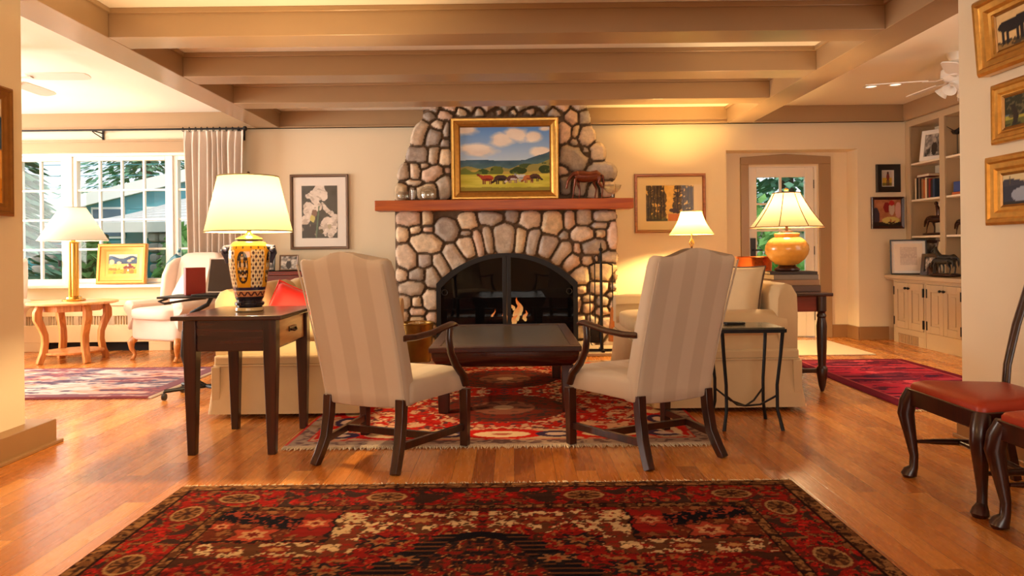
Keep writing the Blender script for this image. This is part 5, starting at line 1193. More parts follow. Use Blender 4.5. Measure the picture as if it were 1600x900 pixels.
def lake(U, V):
    n = fbm(U*6, V*7, 44); c = base(U, (214, 196, 150)) + (n-0.5)[..., None]*16
    c = mixc(c, V < 0.80-0.18*U+0.05*np.sin(U*8)+0.05*(n-0.5), (62, 64, 78)); c = mixc(c, V < 0.62, (48, 54, 72))
    c = mixc(c, blob(U+0.05*(n-0.5), V, 0.42, 0.30, 0.26, 0.27), (150, 160, 178)); c = mixc(c, V < 0.10, (44, 42, 44)); c = mixc(c, (np.abs(U-0.13) < 0.012) & (V > 0.66) & (V < 0.92), (96, 88, 60))
    return c
heavy = [(0.0, 0.0), (0.0, -0.050), (0.014, -0.066), (0.030, -0.066), (0.040, -0.052), (0.066, -0.046), (0.080, -0.030), (0.095, -0.026), (0.10, 0.0)]
picture('cow_painting', 'topmost gilt framed painting on the right wall, a black cow', 'painting', (2.448, 3.79-0.30, 2.115), 0.60, 0.385, heavy, M_gold, cow, rz=-PI/2, nx=60, tilt=math.radians(4), lip=0.012)
picture('oak_painting', 'middle gilt framed painting on the right wall, a dark tree over a meadow', 'painting', (2.466, 3.735-0.27, 1.715), 0.54, 0.30, scaled(heavy, 0.72, 0.55), M_gold, oak, rz=-PI/2, nx=60, lip=0.010)
picture('lake_painting', 'lowest gilt framed painting on the right wall, a grey lake', 'painting', (2.464, 3.775-0.30, 1.332), 0.60, 0.345, scaled(heavy, 0.92, 0.65), M_gold, lake, rz=-PI/2, nx=60, lip=0.012)
picture('side_painting', 'gilt framed picture cut off by the photo edge on the near wall end', 'painting', (-2.688, 3.63, 1.61), 0.62, 0.68, scaled(heavy, 0.7, 0.5), M_golddk, field, rz=PI/2, nx=40)
# pictures on the wall by the bookcase
def figure(U, V):
    n = fbm(U*7, V*7, 54); c = base(U, (186, 176, 168)); c = mixc(c, V < 0.55, (196, 160, 60)); c = mixc(c, (V < 0.2), (120, 110, 50))
    c = mixc(c, blob(U, V, 0.5, 0.6, 0.14, 0.24), (120, 50, 40)); c = mixc(c, blob(U, V, 0.5, 0.85, 0.09, 0.09), (70, 40, 36)); c = mixc(c, (np.abs(np.abs(U-0.5)-0.07) < 0.05) & (V < 0.4), (90, 60, 50)); c = mixc(c, U > 0.86, (210, 200, 190))
    return c
def market(U, V):
    n = fbm(U*7, V*7, 64); c = base(U, (170, 110, 76)) + (n-0.5)[..., None]*70
    c = mixc(c, blob(U, V, 0.08, 0.35, 0.14, 0.35), (62, 54, 70)); c = mixc(c, blob(U, V, 0.48, 0.70, 0.12, 0.2), (130, 26, 26)); c = mixc(c, blob(U, V, 0.66, 0.66, 0.10, 0.26), (196, 176, 160)); c = mixc(c, blob(U, V, 0.66, 0.86, 0.10, 0.10), (180, 36, 34)); c = mixc(c, blob(U, V, 0.9, 0.6, 0.12, 0.3), (206, 160, 150))
    c = mixc(c, (V < 0.16), (44, 32, 26)); c = mixc(c, blob(U, V, 0.62, 0.22, 0.32, 0.13) & (n > 0.42), (206, 190, 110)); return c
bp = [(0.0, 0.0), (0.0, -0.026), (0.008, -0.032), (0.034, -0.024), (0.05, -0.018), (0.054, 0.0)]
a0, a1 = at(1369, 257, 8.33), at(1407, 300, 8.33)
picture('small_painting', 'small black framed picture, upper of the two beside the bookcase', 'picture', ((a0.x+a1.x)/2, 8.348, (a0.z+a1.z)/2), a1.x-a0.x, a0.z-a1.z, scaled(bp, 1.25, 1), M_black, figure, nx=36, mount=0.008)
a0, a1 = at(1361, 308, 8.33), at(1413, 357, 8.33)
picture('small_painting', 'dark framed colourful picture, lower of the two beside the bookcase', 'picture', ((a0.x+a1.x)/2, 8.346, (a0.z+a1.z)/2), a1.x-a0.x, a0.z-a1.z, scaled(bp, 0.6, 1.0), M_dark, market, nx=44, rz=math.radians(1.5))
def oldphoto(seed):
    def f(U, V):
        n = fbm(U*6, V*6, seed); c = lerp((70, 66, 64), (206, 200, 192), np.clip(n*2.2-0.6, 0, 1)); c = mixc(c, blob(U, V, 0.5, 0.35, 0.16, 0.32), (60, 54, 52)); c = mixc(c, blob(U, V, 0.5, 0.72, 0.09, 0.10), (176, 164, 152)); return c
    return f
thinp = [(0.0, 0.0), (0.0, -0.016), (0.003, -0.018), (0.014, -0.014), (0.017, 0.0)]
picture('photo_frame', 'small silver framed black-and-white photo on the sideboard', 'photo frame', (-2.44, 8.05, 0.861+0.088), 0.205, 0.172, thinp, M_grayframe, oldphoto(5), nx=30, tilt=math.radians(-9), cm=M_photo)
picture('photo_frame', 'tall dark framed photo on the sideboard behind the vase lamp', 'photo frame', (-2.655, 8.04, 0.861+0.118), 0.14, 0.235, thinp, M_black, oldphoto(9), nx=24, tilt=math.radians(-9), cm=M_photo)
fb_ = thing('flower_box', 'small patterned box on the sideboard peeking over the armchair top', 'box', (-1.90, 8.06, 0.861))
MB().bx(-0.09, 0.09, -0.05, 0.05, 0, 0.165).build('box_body', CB['cream'], fb_, bevel=0.006)
lb = MB()
for i in range(9):
    lb.ball((-0.08+0.02*i, -0.02+0.02*(i % 3), 0.172+0.006*(i % 2)), 0.014, 8, 6)
lb.build('dried_flowers', mat('dried_flower', rgb(176, 120, 84), 0.9, var=0.4, scale=60), fb_)

# ------------------------------------------------------------------ mantel pieces
def statue(name, mb, m, parent=None, voxel=0.006, loc=None, rotz=None):
    o = mb.build(name, m, parent, loc=loc, rotz=rotz, ang=180)
    r = o.modifiers.new('remesh', 'REMESH'); r.mode = 'VOXEL'; r.voxel_size = voxel; r.use_smooth_shade = True
    sm = o.modifiers.new('smooth', 'SMOOTH'); sm.iterations = 4; sm.factor = 0.5
    return o
def horse_mb(L_=0.36, graze=True):
    """four-legged bronze, head towards -x"""
    b = MB(); k = L_/0.36
    def P(*q): return [(x*k, y*k, z*k) for x, y, z in q]
    b.tube(P((-0.125, 0, 0.19), (-0.09, 0, 0.19), (-0.03, 0, 0.185), (0.04, 0, 0.185), (0.10, 0, 0.195), (0.135, 0, 0.185)), [(0.030*k, 0.036*k), (0.038*k, 0.048*k), (0.043*k, 0.050*k), (0.042*k, 0.045*k), (0.041*k, 0.047*k), (0.024*k, 0.03*k)], 12, up=(0, 0, 1))
    if graze: nk = P((-0.10, 0, 0.21), (-0.145, 0, 0.205), (-0.18, 0, 0.175), (-0.20, 0, 0.145)); hd = P((-0.192, 0, 0.160), (-0.205, 0, 0.125), (-0.213, 0, 0.085))
    else: nk = P((-0.10, 0, 0.21), (-0.135, 0, 0.245), (-0.16, 0, 0.285), (-0.172, 0, 0.315)); hd = P((-0.165, 0, 0.315), (-0.20, 0, 0.295), (-0.235, 0, 0.265))
    b.tube(nk, [(0.028*k, 0.044*k), (0.022*k, 0.034*k), (0.018*k, 0.027*k), (0.016*k, 0.022*k)], 10, up=(0, 1, 0.01)); b.tube(hd, [(0.017*k, 0.022*k), (0.014*k, 0.017*k), (0.011*k, 0.012*k)], 10, up=(0, 1, 0.01))
    for s in (-1, 1):
        e = nk[-1]; b.tube([(e[0]+0.006*k, s*0.010*k, e[2]+0.008*k), (e[0]+0.012*k, s*0.014*k, e[2]+0.036*k)], [0.007*k, 0.002*k], 6, up=(0, 1, 0))
        st = 0.02*s
        b.tube(P((-0.105+st, s*0.026, 0.17), (-0.11+st, s*0.028, 0.12), (-0.108+st*1.6, s*0.028, 0.085), (-0.112+st*1.8, s*0.028, 0.03), (-0.120+st*1.8, s*0.028, 0.0)), [(0.018*k, 0.024*k), (0.014*k, 0.016*k), (0.010*k, 0.011*k), (0.008*k, 0.009*k), (0.011*k, 0.012*k)], 8, up=(0, 1, 0))
        b.tube(P((0.11-st, s*0.026, 0.18), (0.092-st, s*0.029, 0.13), (0.125-st*1.4, s*0.029, 0.085), (0.115-st*1.5, s*0.029, 0.03), (0.108-st*1.5, s*0.029, 0.0)), [(0.022*k, 0.036*k), (0.018*k, 0.024*k), (0.010*k, 0.013*k), (0.008*k, 0.010*k), (0.011*k, 0.013*k)], 8, up=(0, 1, 0))
    b.tube(P((0.133, 0, 0.205), (0.160, 0, 0.19), (0.168, 0, 0.13), (0.164, 0, 0.075)), [(0.009*k), 0.013*k, 0.014*k, 0.004*k], 8, up=(0, 1, 0))
    return b
hx = at(917, 309, 7.80)
hs = thing('horse_statue', 'reddish bronze standing horse statue on the right of the mantel', 'statue', (hx.x, 7.745, 1.593))
hmb = horse_mb(0.37, True); hmb.v = [(x, y*1.3, z*1.22) for x, y, z in hmb.v]
statue('horse_body', hmb, M_bronzered, hs, 0.006)
def gl(px0, px1, label, name, prof, n=24, sq=1.0):
    p = at((px0+px1)/2, 310, 7.78); t = thing(name, label, 'glassware', (p.x, 7.755, 1.593), 0, 'crystal pieces on the mantel')
    MB().lathe(prof, n=n, sq=sq).build('glass_body', M_crystal, t, ang=40); return t
gl(620, 641, 'squat crystal bowl at the left end of the mantel', 'crystal_bowl', [(0.04, 0), (0.05, 0.006), (0.07, 0.03), (0.072, 0.07), (0.055, 0.095), (0.045, 0.10), (0.040, 0.095), (0.062, 0.065), (0.06, 0.03), (0.03, 0.014)])
gl(642, 651, 'narrow crystal tumbler between the bowl and the larger crystal jar', 'crystal_tumbler', [(0.024, 0), (0.026, 0.006), (0.031, 0.11), (0.028, 0.112), (0.023, 0.015)])
gl(656, 682, 'larger crystal jar beside the painting on the mantel', 'crystal_jar', [(0.07, 0), (0.078, 0.01), (0.085, 0.06), (0.078, 0.12), (0.055, 0.14), (0.058, 0.155), (0.052, 0.155), (0.048, 0.138), (0.07, 0.115), (0.077, 0.06), (0.07, 0.02)], sq=0.8)
t = gl(940, 972, 'clear glass footed dish behind the horse at the right of the mantel', 'glass_dish', [(0.04, 0), (0.042, 0.006), (0.012, 0.014), (0.010, 0.045), (0.05, 0.06), (0.085, 0.10), (0.10, 0.14), (0.098, 0.142), (0.078, 0.10), (0.045, 0.068), (0.004, 0.06)])

# ------------------------------------------------------------------ by the hearth
ft = thing('fire_tool_set', 'black iron fire tool stand at the right of the hearth', 'fire tools', (0.895, 7.42, 0.036))
MB().tube([(0, 0, 0.02), (0, 0, 1.0)], [0.018, 0.013], 10).ball((0, 0, 1.02), 0.022).tube([(0, 0, 1.03), (0, 0, 1.09)], [0.010, 0.003], 8).build('stand_post', M_iron, ft)
MB().bx(-0.15, 0.15, -0.015, 0.015, 0.0, 0.02).bx(-0.015, 0.015, -0.13, 0.13, 0, 0.02).build('stand_base', M_iron, ft)
MB().tube([(-0.12, 0, 0.86), (-0.06, 0, 0.885), (0.06, 0, 0.885), (0.12, 0, 0.86)], 0.008, 8).tube([(0.02*math.cos(a)-0.045, -0.01, 0.93+0.035*math.sin(a)) for a in np.linspace(0, 2*PI, 15)], 0.006, 6).build('crossbar', M_iron, ft)
MB().cyl((-0.115, 0, 0.20), (-0.115, 0, 0.86), 0.006, 8).tube([(-0.115, 0, 0.20), (-0.12, -0.01, 0.10), (-0.10, -0.03, 0.06)], [0.006, 0.006, 0.004], 8).build('poker', M_iron, ft)
MB().cyl((-0.06, 0.03, 0.24), (-0.06, 0.03, 0.88), 0.006, 8).bx(-0.11, -0.01, 0.015, 0.035, 0.08, 0.24).build('shovel', M_iron, ft)
MB().cyl((0.115, 0, 0.42), (0.115, 0, 0.86), 0.006, 8).build('brush_handle', M_iron, ft)
MB().lathe([(0.018, 0.44), (0.026, 0.40), (0.03, 0.34), (0.045, 0.20), (0.05, 0.10), (0.045, 0.095)], (0.115, 0, 0), 12).build('brush_head', mat('amber_broom_straw', rgb(176, 106, 40), 0.8, var=0.3, scale=40), ft)
bk = thing('brass_bucket', 'old brass coal bucket left of the coffee table by the hearth', 'bucket', (-0.92, 7.05, 0.001))
MB().lathe([(0.12, 0), (0.135, 0.01), (0.15, 0.20), (0.160, 0.365), (0.168, 0.372), (0.166, 0.38), (0.156, 0.372), (0.145, 0.20), (0.12, 0.03)], n=32).build('bucket_body', mat('old_brass', rgb(150, 112, 52), 0.35, metal=0.9, var=0.35, scale=9), bk, ang=40)
for s in (-1, 1): MB().tube([(s*(0.158+0.03*math.sin(a)), 0.04*math.cos(a), 0.31+0.02*math.sin(a)) for a in np.linspace(0, PI, 9)], 0.006, 6).build('handle', M_brass, bk)
pp = MB(); rr = random.Random(4)
for i in range(7):
    M = Matrix.Translation((rr.uniform(-.05, .05), rr.uniform(-.05, .05), 0.30)) @ Matrix.Rotation(rr.uniform(-.5, .5), 4, 'X') @ Matrix.Rotation(rr.uniform(-.5, .5), 4, 'Y')
    pp.cyl(M @ Vector((0, 0, -0.2)), M @ Vector((0, 0, 0.085)), 0.026, 8)
tag(pp.build('kindling', mat('pale_kindling', rgb(206, 178, 130), 0.85, var=0.2, scale=20), loc=(-0.92, 7.05, 0.001)), 'pale kindling sticks standing in the brass bucket', 'kindling')

# ------------------------------------------------------------------ rolling laptop stand behind the lamp table
ls = thing('rolling_tray_table', 'black wheeled tray table with curved tube between desk and wing chair', 'table', (-2.29, 5.48, 0))
MB().bx(-0.29, 0.30, -0.15, 0.20, 0.735, 0.75).build('tray', M_plastic, ls, bevel=0.004)
MB().tube([(0.05, 0.0, 0.735), (0.02, 0.0, 0.68), (-0.10, 0, 0.62), (-0.16, 0, 0.48), (-0.17, 0, 0.30), (-0.12, 0, 0.14), (0.0, 0, 0.075)], 0.016, 10, up=(0, 1, 0)).build('curved_tube', M_iron, ls)
MB().tube([(-0.22, -0.12, 0.735), (-0.28, -0.135, 0.715), (-0.23, -0.15, 0.70), (-0.10, -0.12, 0.72), (0.05, -0.1, 0.735)], 0.009, 8).build('tray_arm', M_plastic, ls)
MB().tube([(-0.24, -0.15, 0.065), (0, 0, 0.075), (0.28, -0.18, 0.065)], 0.014, 8).tube([(-0.24, 0.15, 0.065), (0, 0, 0.075), (0.28, 0.18, 0.065)], 0.014, 8).build('base', M_iron, ls)
for x, y in ((-0.24, -0.15), (0.28, -0.18), (-0.24, 0.15), (0.28, 0.18)):
    MB().cyl((x-0.012, y, 0.025), (x+0.012, y, 0.025), 0.024, 14).cyl((x, y, 0.03), (x, y, 0.065), 0.008, 8).build('caster', M_plastic, ls)
lt = thing('laptop', 'dark laptop standing open on the black tray table', 'laptop', (-2.16, 5.46, 0.751), math.radians(-4))
MB().bx(-0.17, 0.16, -0.12, 0.10, 0, 0.014).build('keyboard_base', M_plastic, lt, bevel=0.004)
M = Matrix.Translation((0, 0.10, 0.012)) @ Matrix.Rotation(math.radians(-14), 4, 'X')
sc_ = MB().bx(-0.17, 0.16, 0.0, 0.008, 0.0, 0.27, M).build('screen_lid', mat('laptop_lid', rgb(214, 206, 200), 0.3, metal=0.4), lt, bevel=0.002)
MB().bx(-0.155, 0.152, -0.0015, 0.0, 0.010, 0.260, M).build('display', mat('dark_display', rgb(48, 30, 26), 0.15), sc_)
b = thing('book', 'red book standing upright on the black tray table beside the laptop', 'book', (-2.42, 5.50, 0.751), math.radians(-48))
MB().bx(-0.045, -0.041, -0.02, 0.125, 0, 0.205).bx(0.0, 0.004, -0.02, 0.125, 0, 0.205).bx(-0.041, 0.0, -0.02, -0.016, 0, 0.205).build('cover', CB['red'], b, bevel=0.002)
MB().bx(-0.041, 0.0, -0.016, 0.12, 0.004, 0.200).build('pages', M_pages, b)
# teal horse head on the sill
th_ = MB().tube([(0.03, 0, 0), (0.03, 0, 0.05), (0.012, 0, 0.12), (-0.012, 0, 0.175)], [(0.04, 0.075), (0.035, 0.07), (0.026, 0.05), (0.022, 0.036)], 12, up=(0, 1, 0)).tube([(-0.008, 0, 0.175), (-0.05, 0, 0.155), (-0.095, 0, 0.115)], [(0.024, 0.036), (0.02, 0.028), (0.015, 0.018)], 12, up=(0, 1, 0)).tube([(0.0, 0.012, 0.20), (0.01, 0.018, 0.235)], [0.010, 0.003], 6, up=(0, 1, 0)).tube([(0.0, -0.012, 0.20), (0.01, -0.018, 0.235)], [0.010, 0.003], 6, up=(0, 1, 0))
for v in range(len(th_.v)): th_.v[v] = (th_.v[v][0]*1.45, th_.v[v][1]*1.2, th_.v[v][2]*1.75)
tp = at(280, 440, 8.27)
tag(statue('horse_head_sculpture', th_, M_teal, None, 0.007, (tp.x, 8.27, 0.723)), 'teal ceramic horse head on the window sill beside the curtain', 'sculpture')

# ------------------------------------------------------------------ built-in cabinets and bookcase (along the right wall, doors face -x)
CX = 4.245
def cabinet(label, y0, y1, vent):
    t = thing('base_cabinet', label, 'cabinet', (CX, 0, 0), 0, 'putty painted base cabinets')
    MB().bx(0.012, 0.54, y0, y1, 0.0, 0.70).build('carcass', M_cab, t)
    MB().bx(0.0, 0.012, y0, y0+0.03, 0, 0.70).bx(0.0, 0.012, y1-0.03, y1, 0, 0.70).bx(0, 0.012, y0+0.03, y1-0.03, 0.665, 0.70).bx(0, 0.012, y0+0.03, y1-0.03, 0.0 if not vent else 0.105, 0.165).build('face_frame', M_cab, t, bevel=0.002)
    ym = (y0+y1)/2
    for a, b, s in ((y0+0.032, ym-0.002, 1), (ym+0.002, y1-0.032, -1)):
        z0, z1 = 0.168, 0.662
        d = MB().bx(-0.010, 0.010, a, a+0.065, z0, z1).bx(-0.010, 0.010, b-0.065, b, z0, z1).bx(-0.010, 0.010, a+0.065, b-0.065, z1-0.075, z1).bx(-0.010, 0.010, a+0.065, b-0.065, z0, z0+0.075).bx(0.0, 0.010, a+0.065, b-0.065, z0+0.075, z1-0.075).bx(-0.006, 0.002, a+0.095, b-0.095, z0+0.105, z1-0.105).build('door', M_cab, t, bevel=0.003)
        ky = b-0.03 if s == 1 else a+0.03
        MB().ball((-0.028, ky, 0.605), (0.014, 0.014, 0.014)).cyl((-0.025, ky, 0.605), (-0.008, ky, 0.605), 0.006).build('knob', M_iron, d)
        hy = a if s == 1 else b
        for z in (0.24, 0.57): MB().bx(-0.014, 0.0, hy-0.010, hy+0.010, z-0.045, z+0.045).build('hinge', M_iron, d)
    if vent:
        v = MB()
        for i in range(9): v.bx(0.0, 0.008, y0+0.15+0.042*i, y0+0.15+0.042*i+0.022, 0.012, 0.095)
        v.bx(0.004, 0.014, y0+0.14, y0+0.54, 0.008, 0.10).build('vent_grille', M_trim, t)
        MB().bx(0.0, 0.012, y0+0.03, y0+0.14, 0, 0.105).build('toe_board', M_cab, t); MB().bx(0.0, 0.012, y0+0.54, y1-0.03, 0, 0.105).build('toe_board', M_cab, t)
    return t
cabinet('base cabinet with floor vent nearest the back wall, right of the door', 7.565, 8.20, True)
cabinet('base cabinet beside the near wall end, second from the back wall', 6.92, 7.56, False)
cabinet('base cabinet mostly hidden behind the gilt pictures wall', 6.27, 6.915, False)
tag(MB().bx(CX-0.03, 4.79, 6.25, 8.34, 0.701, 0.742).bx(CX-0.015, CX, 6.25, 8.34, 0.685, 0.701).build('cabinet_worktop', M_cab, bevel=0.005), 'putty painted worktop over the base cabinets', 'worktop')
BX = 4.49
bc = thing('bookcase', 'built-in open bookcase above the putty cabinets', 'bookcase', (BX, 0, 0))
for y0, y1 in ((8.255, 8.345), (7.595, 7.685), (6.93, 7.02), (6.27, 6.36)):
    MB().bx(-0.02, 0.0, y0, y1, 0.743, 2.40).bx(0.0, 0.30, (y0+y1)/2-0.012, (y0+y1)/2+0.012, 0.743, 2.40).build('stile', M_cab, bc, bevel=0.003)
MB().bx(-0.02, 0.305, 6.27, 8.345, 2.395, BZ-0.001).build('head_rail', M_cab, bc, bevel=0.003)
M_shelf = mat('cream_shelf_paint', rgb(232, 218, 194), 0.5, var=0.02)
MB().bx(0.285, 0.305, 6.27, 8.345, 0.743, 2.40).build('back_panel', M_shelf, bc)
for ya, yb in ((7.655, 8.285), (6.99, 7.625), (6.33, 6.96)):
    for z in (1.17, 1.575, 1.98): MB().bx(-0.003, 0.285, ya, yb, z-0.022, z).build('shelf', M_shelf, bc, bevel=0.002)
# books on the shelf (spines face -x)
def shelf_book(label, y, T_, H_, cover):
    t = thing('book', label, 'book', (BX+0.03, y, 1.576), 0, 'books on the bookcase shelf')
    MB().bx(0, 0.17, 0, 0.003, 0, H_).bx(0, 0.17, T_-0.003, T_, 0, H_).bx(0, 0.004, 0.003, T_-0.003, 0, H_).build('cover', cover, t)
    MB().bx(0.004, 0.165, 0.003, T_-0.003, 0.004, H_-0.006).build('pages', M_pages, t)
y = 8.245
for T_, H_, cv, lb in ((0.032, 0.235, 'cream', 'cream spined book at the far end of the bookcase row'), (0.034, 0.24, 'black', 'black book between the two pale books at the far end of the shelf'), (0.030, 0.235, 'grey', 'grey book just before the black book on the shelf'), (0.028, 0.22, 'dark', 'dark slim book right of the grey one on the bookcase shelf'), (0.036, 0.22, 'tan', 'tan book in the middle of the bookcase row'), (0.030, 0.205, 'orange', 'orange book right of the tan book on the shelf'), (0.034, 0.225, 'cream', 'ivory book under the end of the flat red book on the shelf'), (0.034, 0.215, 'brown', 'brown book near the near end of the bookcase row'), (0.03, 0.21, 'red', 'red book near the near end of the row'), (0.04, 0.19, 'dark', 'short dark book, second from the near end of the row'), (0.035, 0.20, 'blue', 'blue book at the near end of the bookcase row')):
    y -= T_ + 0.002; shelf_book(lb, y, T_, H_, CB[cv])
book('red-brown book lying flat on top of the standing row of books', (BX+0.12, 8.12, 1.576+0.242), PI/2, (0.24, 0.15, 0.03), CB['red'], 'books on the bookcase shelf')
# things on the shelves
picture('photo_frame', 'white framed dark photo leaning on the top shelf of the bookcase', 'photo frame', (BX+0.12, 8.00, 1.981+0.172), 0.30, 0.34, [(0, 0), (0, -0.02), (0.045, -0.022), (0.05, 0)], M_white, oldphoto(15), rz=math.radians(-62), nx=30, cm=M_photo, tilt=math.radians(-10))
st = MB()
for v in horse_mb(0.30, True).v: pass
hm = horse_mb(0.30, True)
hm.tube([(0.02, 0, 0.19), (0.015, 0, 0.25), (-0.01, 0, 0.30)], [(0.03, 0.025), (0.032, 0.024), (0.016, 0.016)], 8, up=(0, 1, 0)).ball((-0.015, 0, 0.325), 0.022)
hs2 = thing('rider_statue', 'dark bronze horse and rider statue on the lowest bookcase shelf', 'statue', (BX+0.11, 7.95, 1.171), math.radians(-75))
MB().soft((0, 0, 0.016), (0.36, 0.13, 0.03), 3).build('statue_base', M_bronze, hs2, ang=60)
for v in range(len(hm.v)): hm.v[v] = (hm.v[v][0], hm.v[v][1], hm.v[v][2]+0.022)
statue('statue_body', hm, M_bronze, hs2, 0.006)
MB().cyl((0.13, 0.0, 0.02), (0.15, 0.0, 0.29), 0.008, 8).cyl((0.15, 0, 0.285), (0.19, 0, 0.292), 0.006, 8).build('post', M_bronze, hs2)
an = thing('animal_statue', 'small dark bronze bison statue on the lower shelf of the second bay', 'statue', (BX+0.11, 7.46, 1.171), math.radians(-80))
statue('statue_body', horse_mb(0.24, True), M_bronze, an, 0.005)
bx_ = thing('keepsake_box', 'small blue box on the middle shelf of the second bay', 'box', (BX+0.03, 7.47, 1.576), math.radians(8))
MB().bx(0, 0.12, -0.07, 0.07, 0.0, 0.028).build('stand', CB['orange'], bx_, bevel=0.003)
MB().bx(0.01, 0.11, -0.06, 0.06, 0.029, 0.135).build('box_body', mat('cobalt_box', rgb(52, 74, 140), 0.4, var=0.3), bx_, bevel=0.006)
bd = thing('bird_sculpture', 'small black bird sculpture on the top shelf of the second bay', 'sculpture', (BX+0.06, 7.50, 1.981))
MB().cyl((0, 0, 0), (0, 0, 0.22), 0.004, 8).lathe([(0.04, 0), (0.04, 0.01)], n=16).build('stand', M_iron, bd)
bm_ = MB().tube([(0, 0.10, 0.262), (0, 0.05, 0.24), (0, 0, 0.235), (0, -0.05, 0.26), (0, -0.09, 0.275)], [0.006, 0.024, 0.03, 0.02, 0.004], 10).tube([(-0.02, 0.0, 0.24), (-0.08, 0.05, 0.30)], [(0.03, 0.006), (0.01, 0.003)], 8)
statue('bird_body', bm_, M_iron, bd, 0.005)
# on the worktop
def doc(U, V):
    c = base(U, (226, 206, 182)); m = (np.abs(U-0.5) < 0.30) & (V > 0.2) & (V < 0.86)
    c = mixc(c, m, (208, 186, 164)); c = mixc(c, m & ((V*26 % 1) < 0.4) & (vn(U*30, V*26, 8) > 0.35), (176, 150, 130)); return c
picture('document_frame', 'black framed document with wide cream mount standing on the cabinet worktop', 'photo frame', (4.36, 8.10, 0.743+0.193), 0.36, 0.385, [(0, 0), (0, -0.02), (0.004, -0.022), (0.014, -0.02), (0.016, 0)], M_black, doc, rz=math.radians(-22), tilt=math.radians(-7), nx=70, cm=M_photo, mount=0.03)
picture('leaning_picture', 'dark framed panel leaning behind the document on the worktop', 'photo frame', (4.62, 8.02, 0.743+0.19), 0.34, 0.375, [(0, 0), (0, -0.02), (0.03, -0.022), (0.034, 0)], M_dark, oldphoto(25), rz=math.radians(-60), tilt=math.radians(-12), nx=24, cm=M_photo)
def poster(U, V):
    c = base(U, (220, 206, 170)); c = mixc(c, V < 0.42, (196, 176, 156)); c = mixc(c, blob(U, V, 0.5, 0.68, 0.2, 0.16), (206, 186, 110)); c = mixc(c, blob(U, V, 0.5, 0.30, 0.16, 0.26), (120, 100, 92)); return c
picture('pale_photo_frame', 'pale framed print leaning at the back of the worktop', 'photo frame', (4.62, 7.86, 0.743+0.19), 0.26, 0.375, thinp, M_grayframe, poster, rz=math.radians(-80), tilt=math.radians(-12), nx=30, cm=M_photo)
picture('photo_frame', 'small dark wooden photo frame right of the framed document', 'photo frame', (4.43, 7.80, 0.743+0.115), 0.17, 0.23, [(0, 0), (0, -0.02), (0.035, -0.024), (0.04, 0)], M_dark, oldphoto(33), rz=math.radians(-50), tilt=math.radians(-14), nx=24, cm=M_photo)
bo = thing('bronze_group', 'dark bronze animal group on the worktop beside the near wall', 'sculpture', (4.36, 7.42, 0.743), math.radians(-75))
MB().soft((0, 0, 0.02), (0.34, 0.16, 0.04), 3).build('sculpture_base', M_bronze, bo, ang=60)
hm = horse_mb(0.30, False)
for v in range(len(hm.v)): hm.v[v] = (hm.v[v][0], hm.v[v][1]+0.03, hm.v[v][2]+0.03)
h2 = horse_mb(0.25, True)
hm.add([(x+0.03, y-0.05, z+0.03) for x, y, z in h2.v], h2.f)
statue('sculpture_body', hm, M_plastic, bo, 0.006)
tag(MB().tube([(0, 0, 0), (0.01, 0.0, 0.03), (-0.01, 0.02, 0.08), (0.01, 0.03, 0.12)], [0.05, 0.055, 0.03, 0.012], 12, up=(0, 1, 0)).build('dark_figurine', M_bronze, loc=(4.38, 7.68, 0.743)), 'small dark figurine between the photo frame and the bronze group', 'figurine')

# ------------------------------------------------------------------ ceiling fans and downlights
def fan(label, loc, a0, nb, light):
    t = thing('ceiling_fan', label, 'ceiling fan', loc, 0, None)
    MB().lathe([(0.075, 0), (0.07, -0.03), (0.05, -0.065), (0.018, -0.075), (0.016, -0.12)], n=24).build('canopy', M_fanw, t, ang=40)
    MB().lathe([(0.03, -0.10), (0.085, -0.115), (0.115, -0.14), (0.118, -0.20), (0.09, -0.225), (0.05, -0.24), (0.05, -0.265)], n=28).build('motor_housing', M_fanw, t, ang=40)
    for k in range(nb):
        a = a0 + 2*PI*k/nb; R = Matrix.Rotation(a, 4, 'Z')
        tl = Matrix.Rotation(math.radians(-11), 4, 'X')
        bl_ = MB(); pr = []
        for x, hw in ((0.22, 0.045), (0.26, 0.058), (0.45, 0.066), (0.62, 0.064), (0.67, 0.05), (0.685, 0.02)): pr.append((x, hw))
        lp = [[R @ (tl @ Vector((x, s*hw, z)) + Vector((0, 0, -0.215))) for s, z in ((-1, -0.004), (1, -0.004), (1, 0.004), (-1, 0.004))] for x, hw in pr]
        b_ = bl_.loft(lp).build('fan_blade', M_fanw, t, ang=30)
        MB().tube([R @ Vector((0.09, 0, -0.21)), R @ Vector((0.16, 0, -0.225)), R @ Vector((0.25, 0, -0.222))], [(0.02, 0.006), (0.014, 0.006), (0.03, 0.005)], 8).build('blade_bracket', M_fanw, b_)
    if light:
        for k in range(4):
            a = a0 + 0.6 + 2*PI*k/4; R = Matrix.Rotation(a, 4, 'Z') @ Matrix.Translation((0.07, 0, -0.27)) @ Matrix.Rotation(math.radians(-48), 4, 'Y')
            g = MB(); g.lathe([(0.018, 0), (0.03, -0.01), (0.036, -0.04), (0.055, -0.08), (0.051, -0.08), (0.03, -0.04), (0.014, -0.012)], n=16)
            g.v = [tuple(R @ Vector(p)) for p in g.v]; g.build('light_cup', M_fanw, t, ang=50)
        MB().lathe([(0.05, -0.262), (0.055, -0.275), (0.04, -0.30), (0.012, -0.31)], n=20).cyl((0.01, 0, -0.30), (0.01, 0, -0.40), 0.0015, 6).build('light_kit', M_fanw, t)
    return t
fan('white ceiling fan with light cups before the bookcase, cut by the near wall', (3.70, 6.10, CZ), math.radians(91), 5, True)
fan('white ceiling fan in the window bay, only blade tips visible', (-3.93, 5.66, CZ), math.radians(2), 4, False)
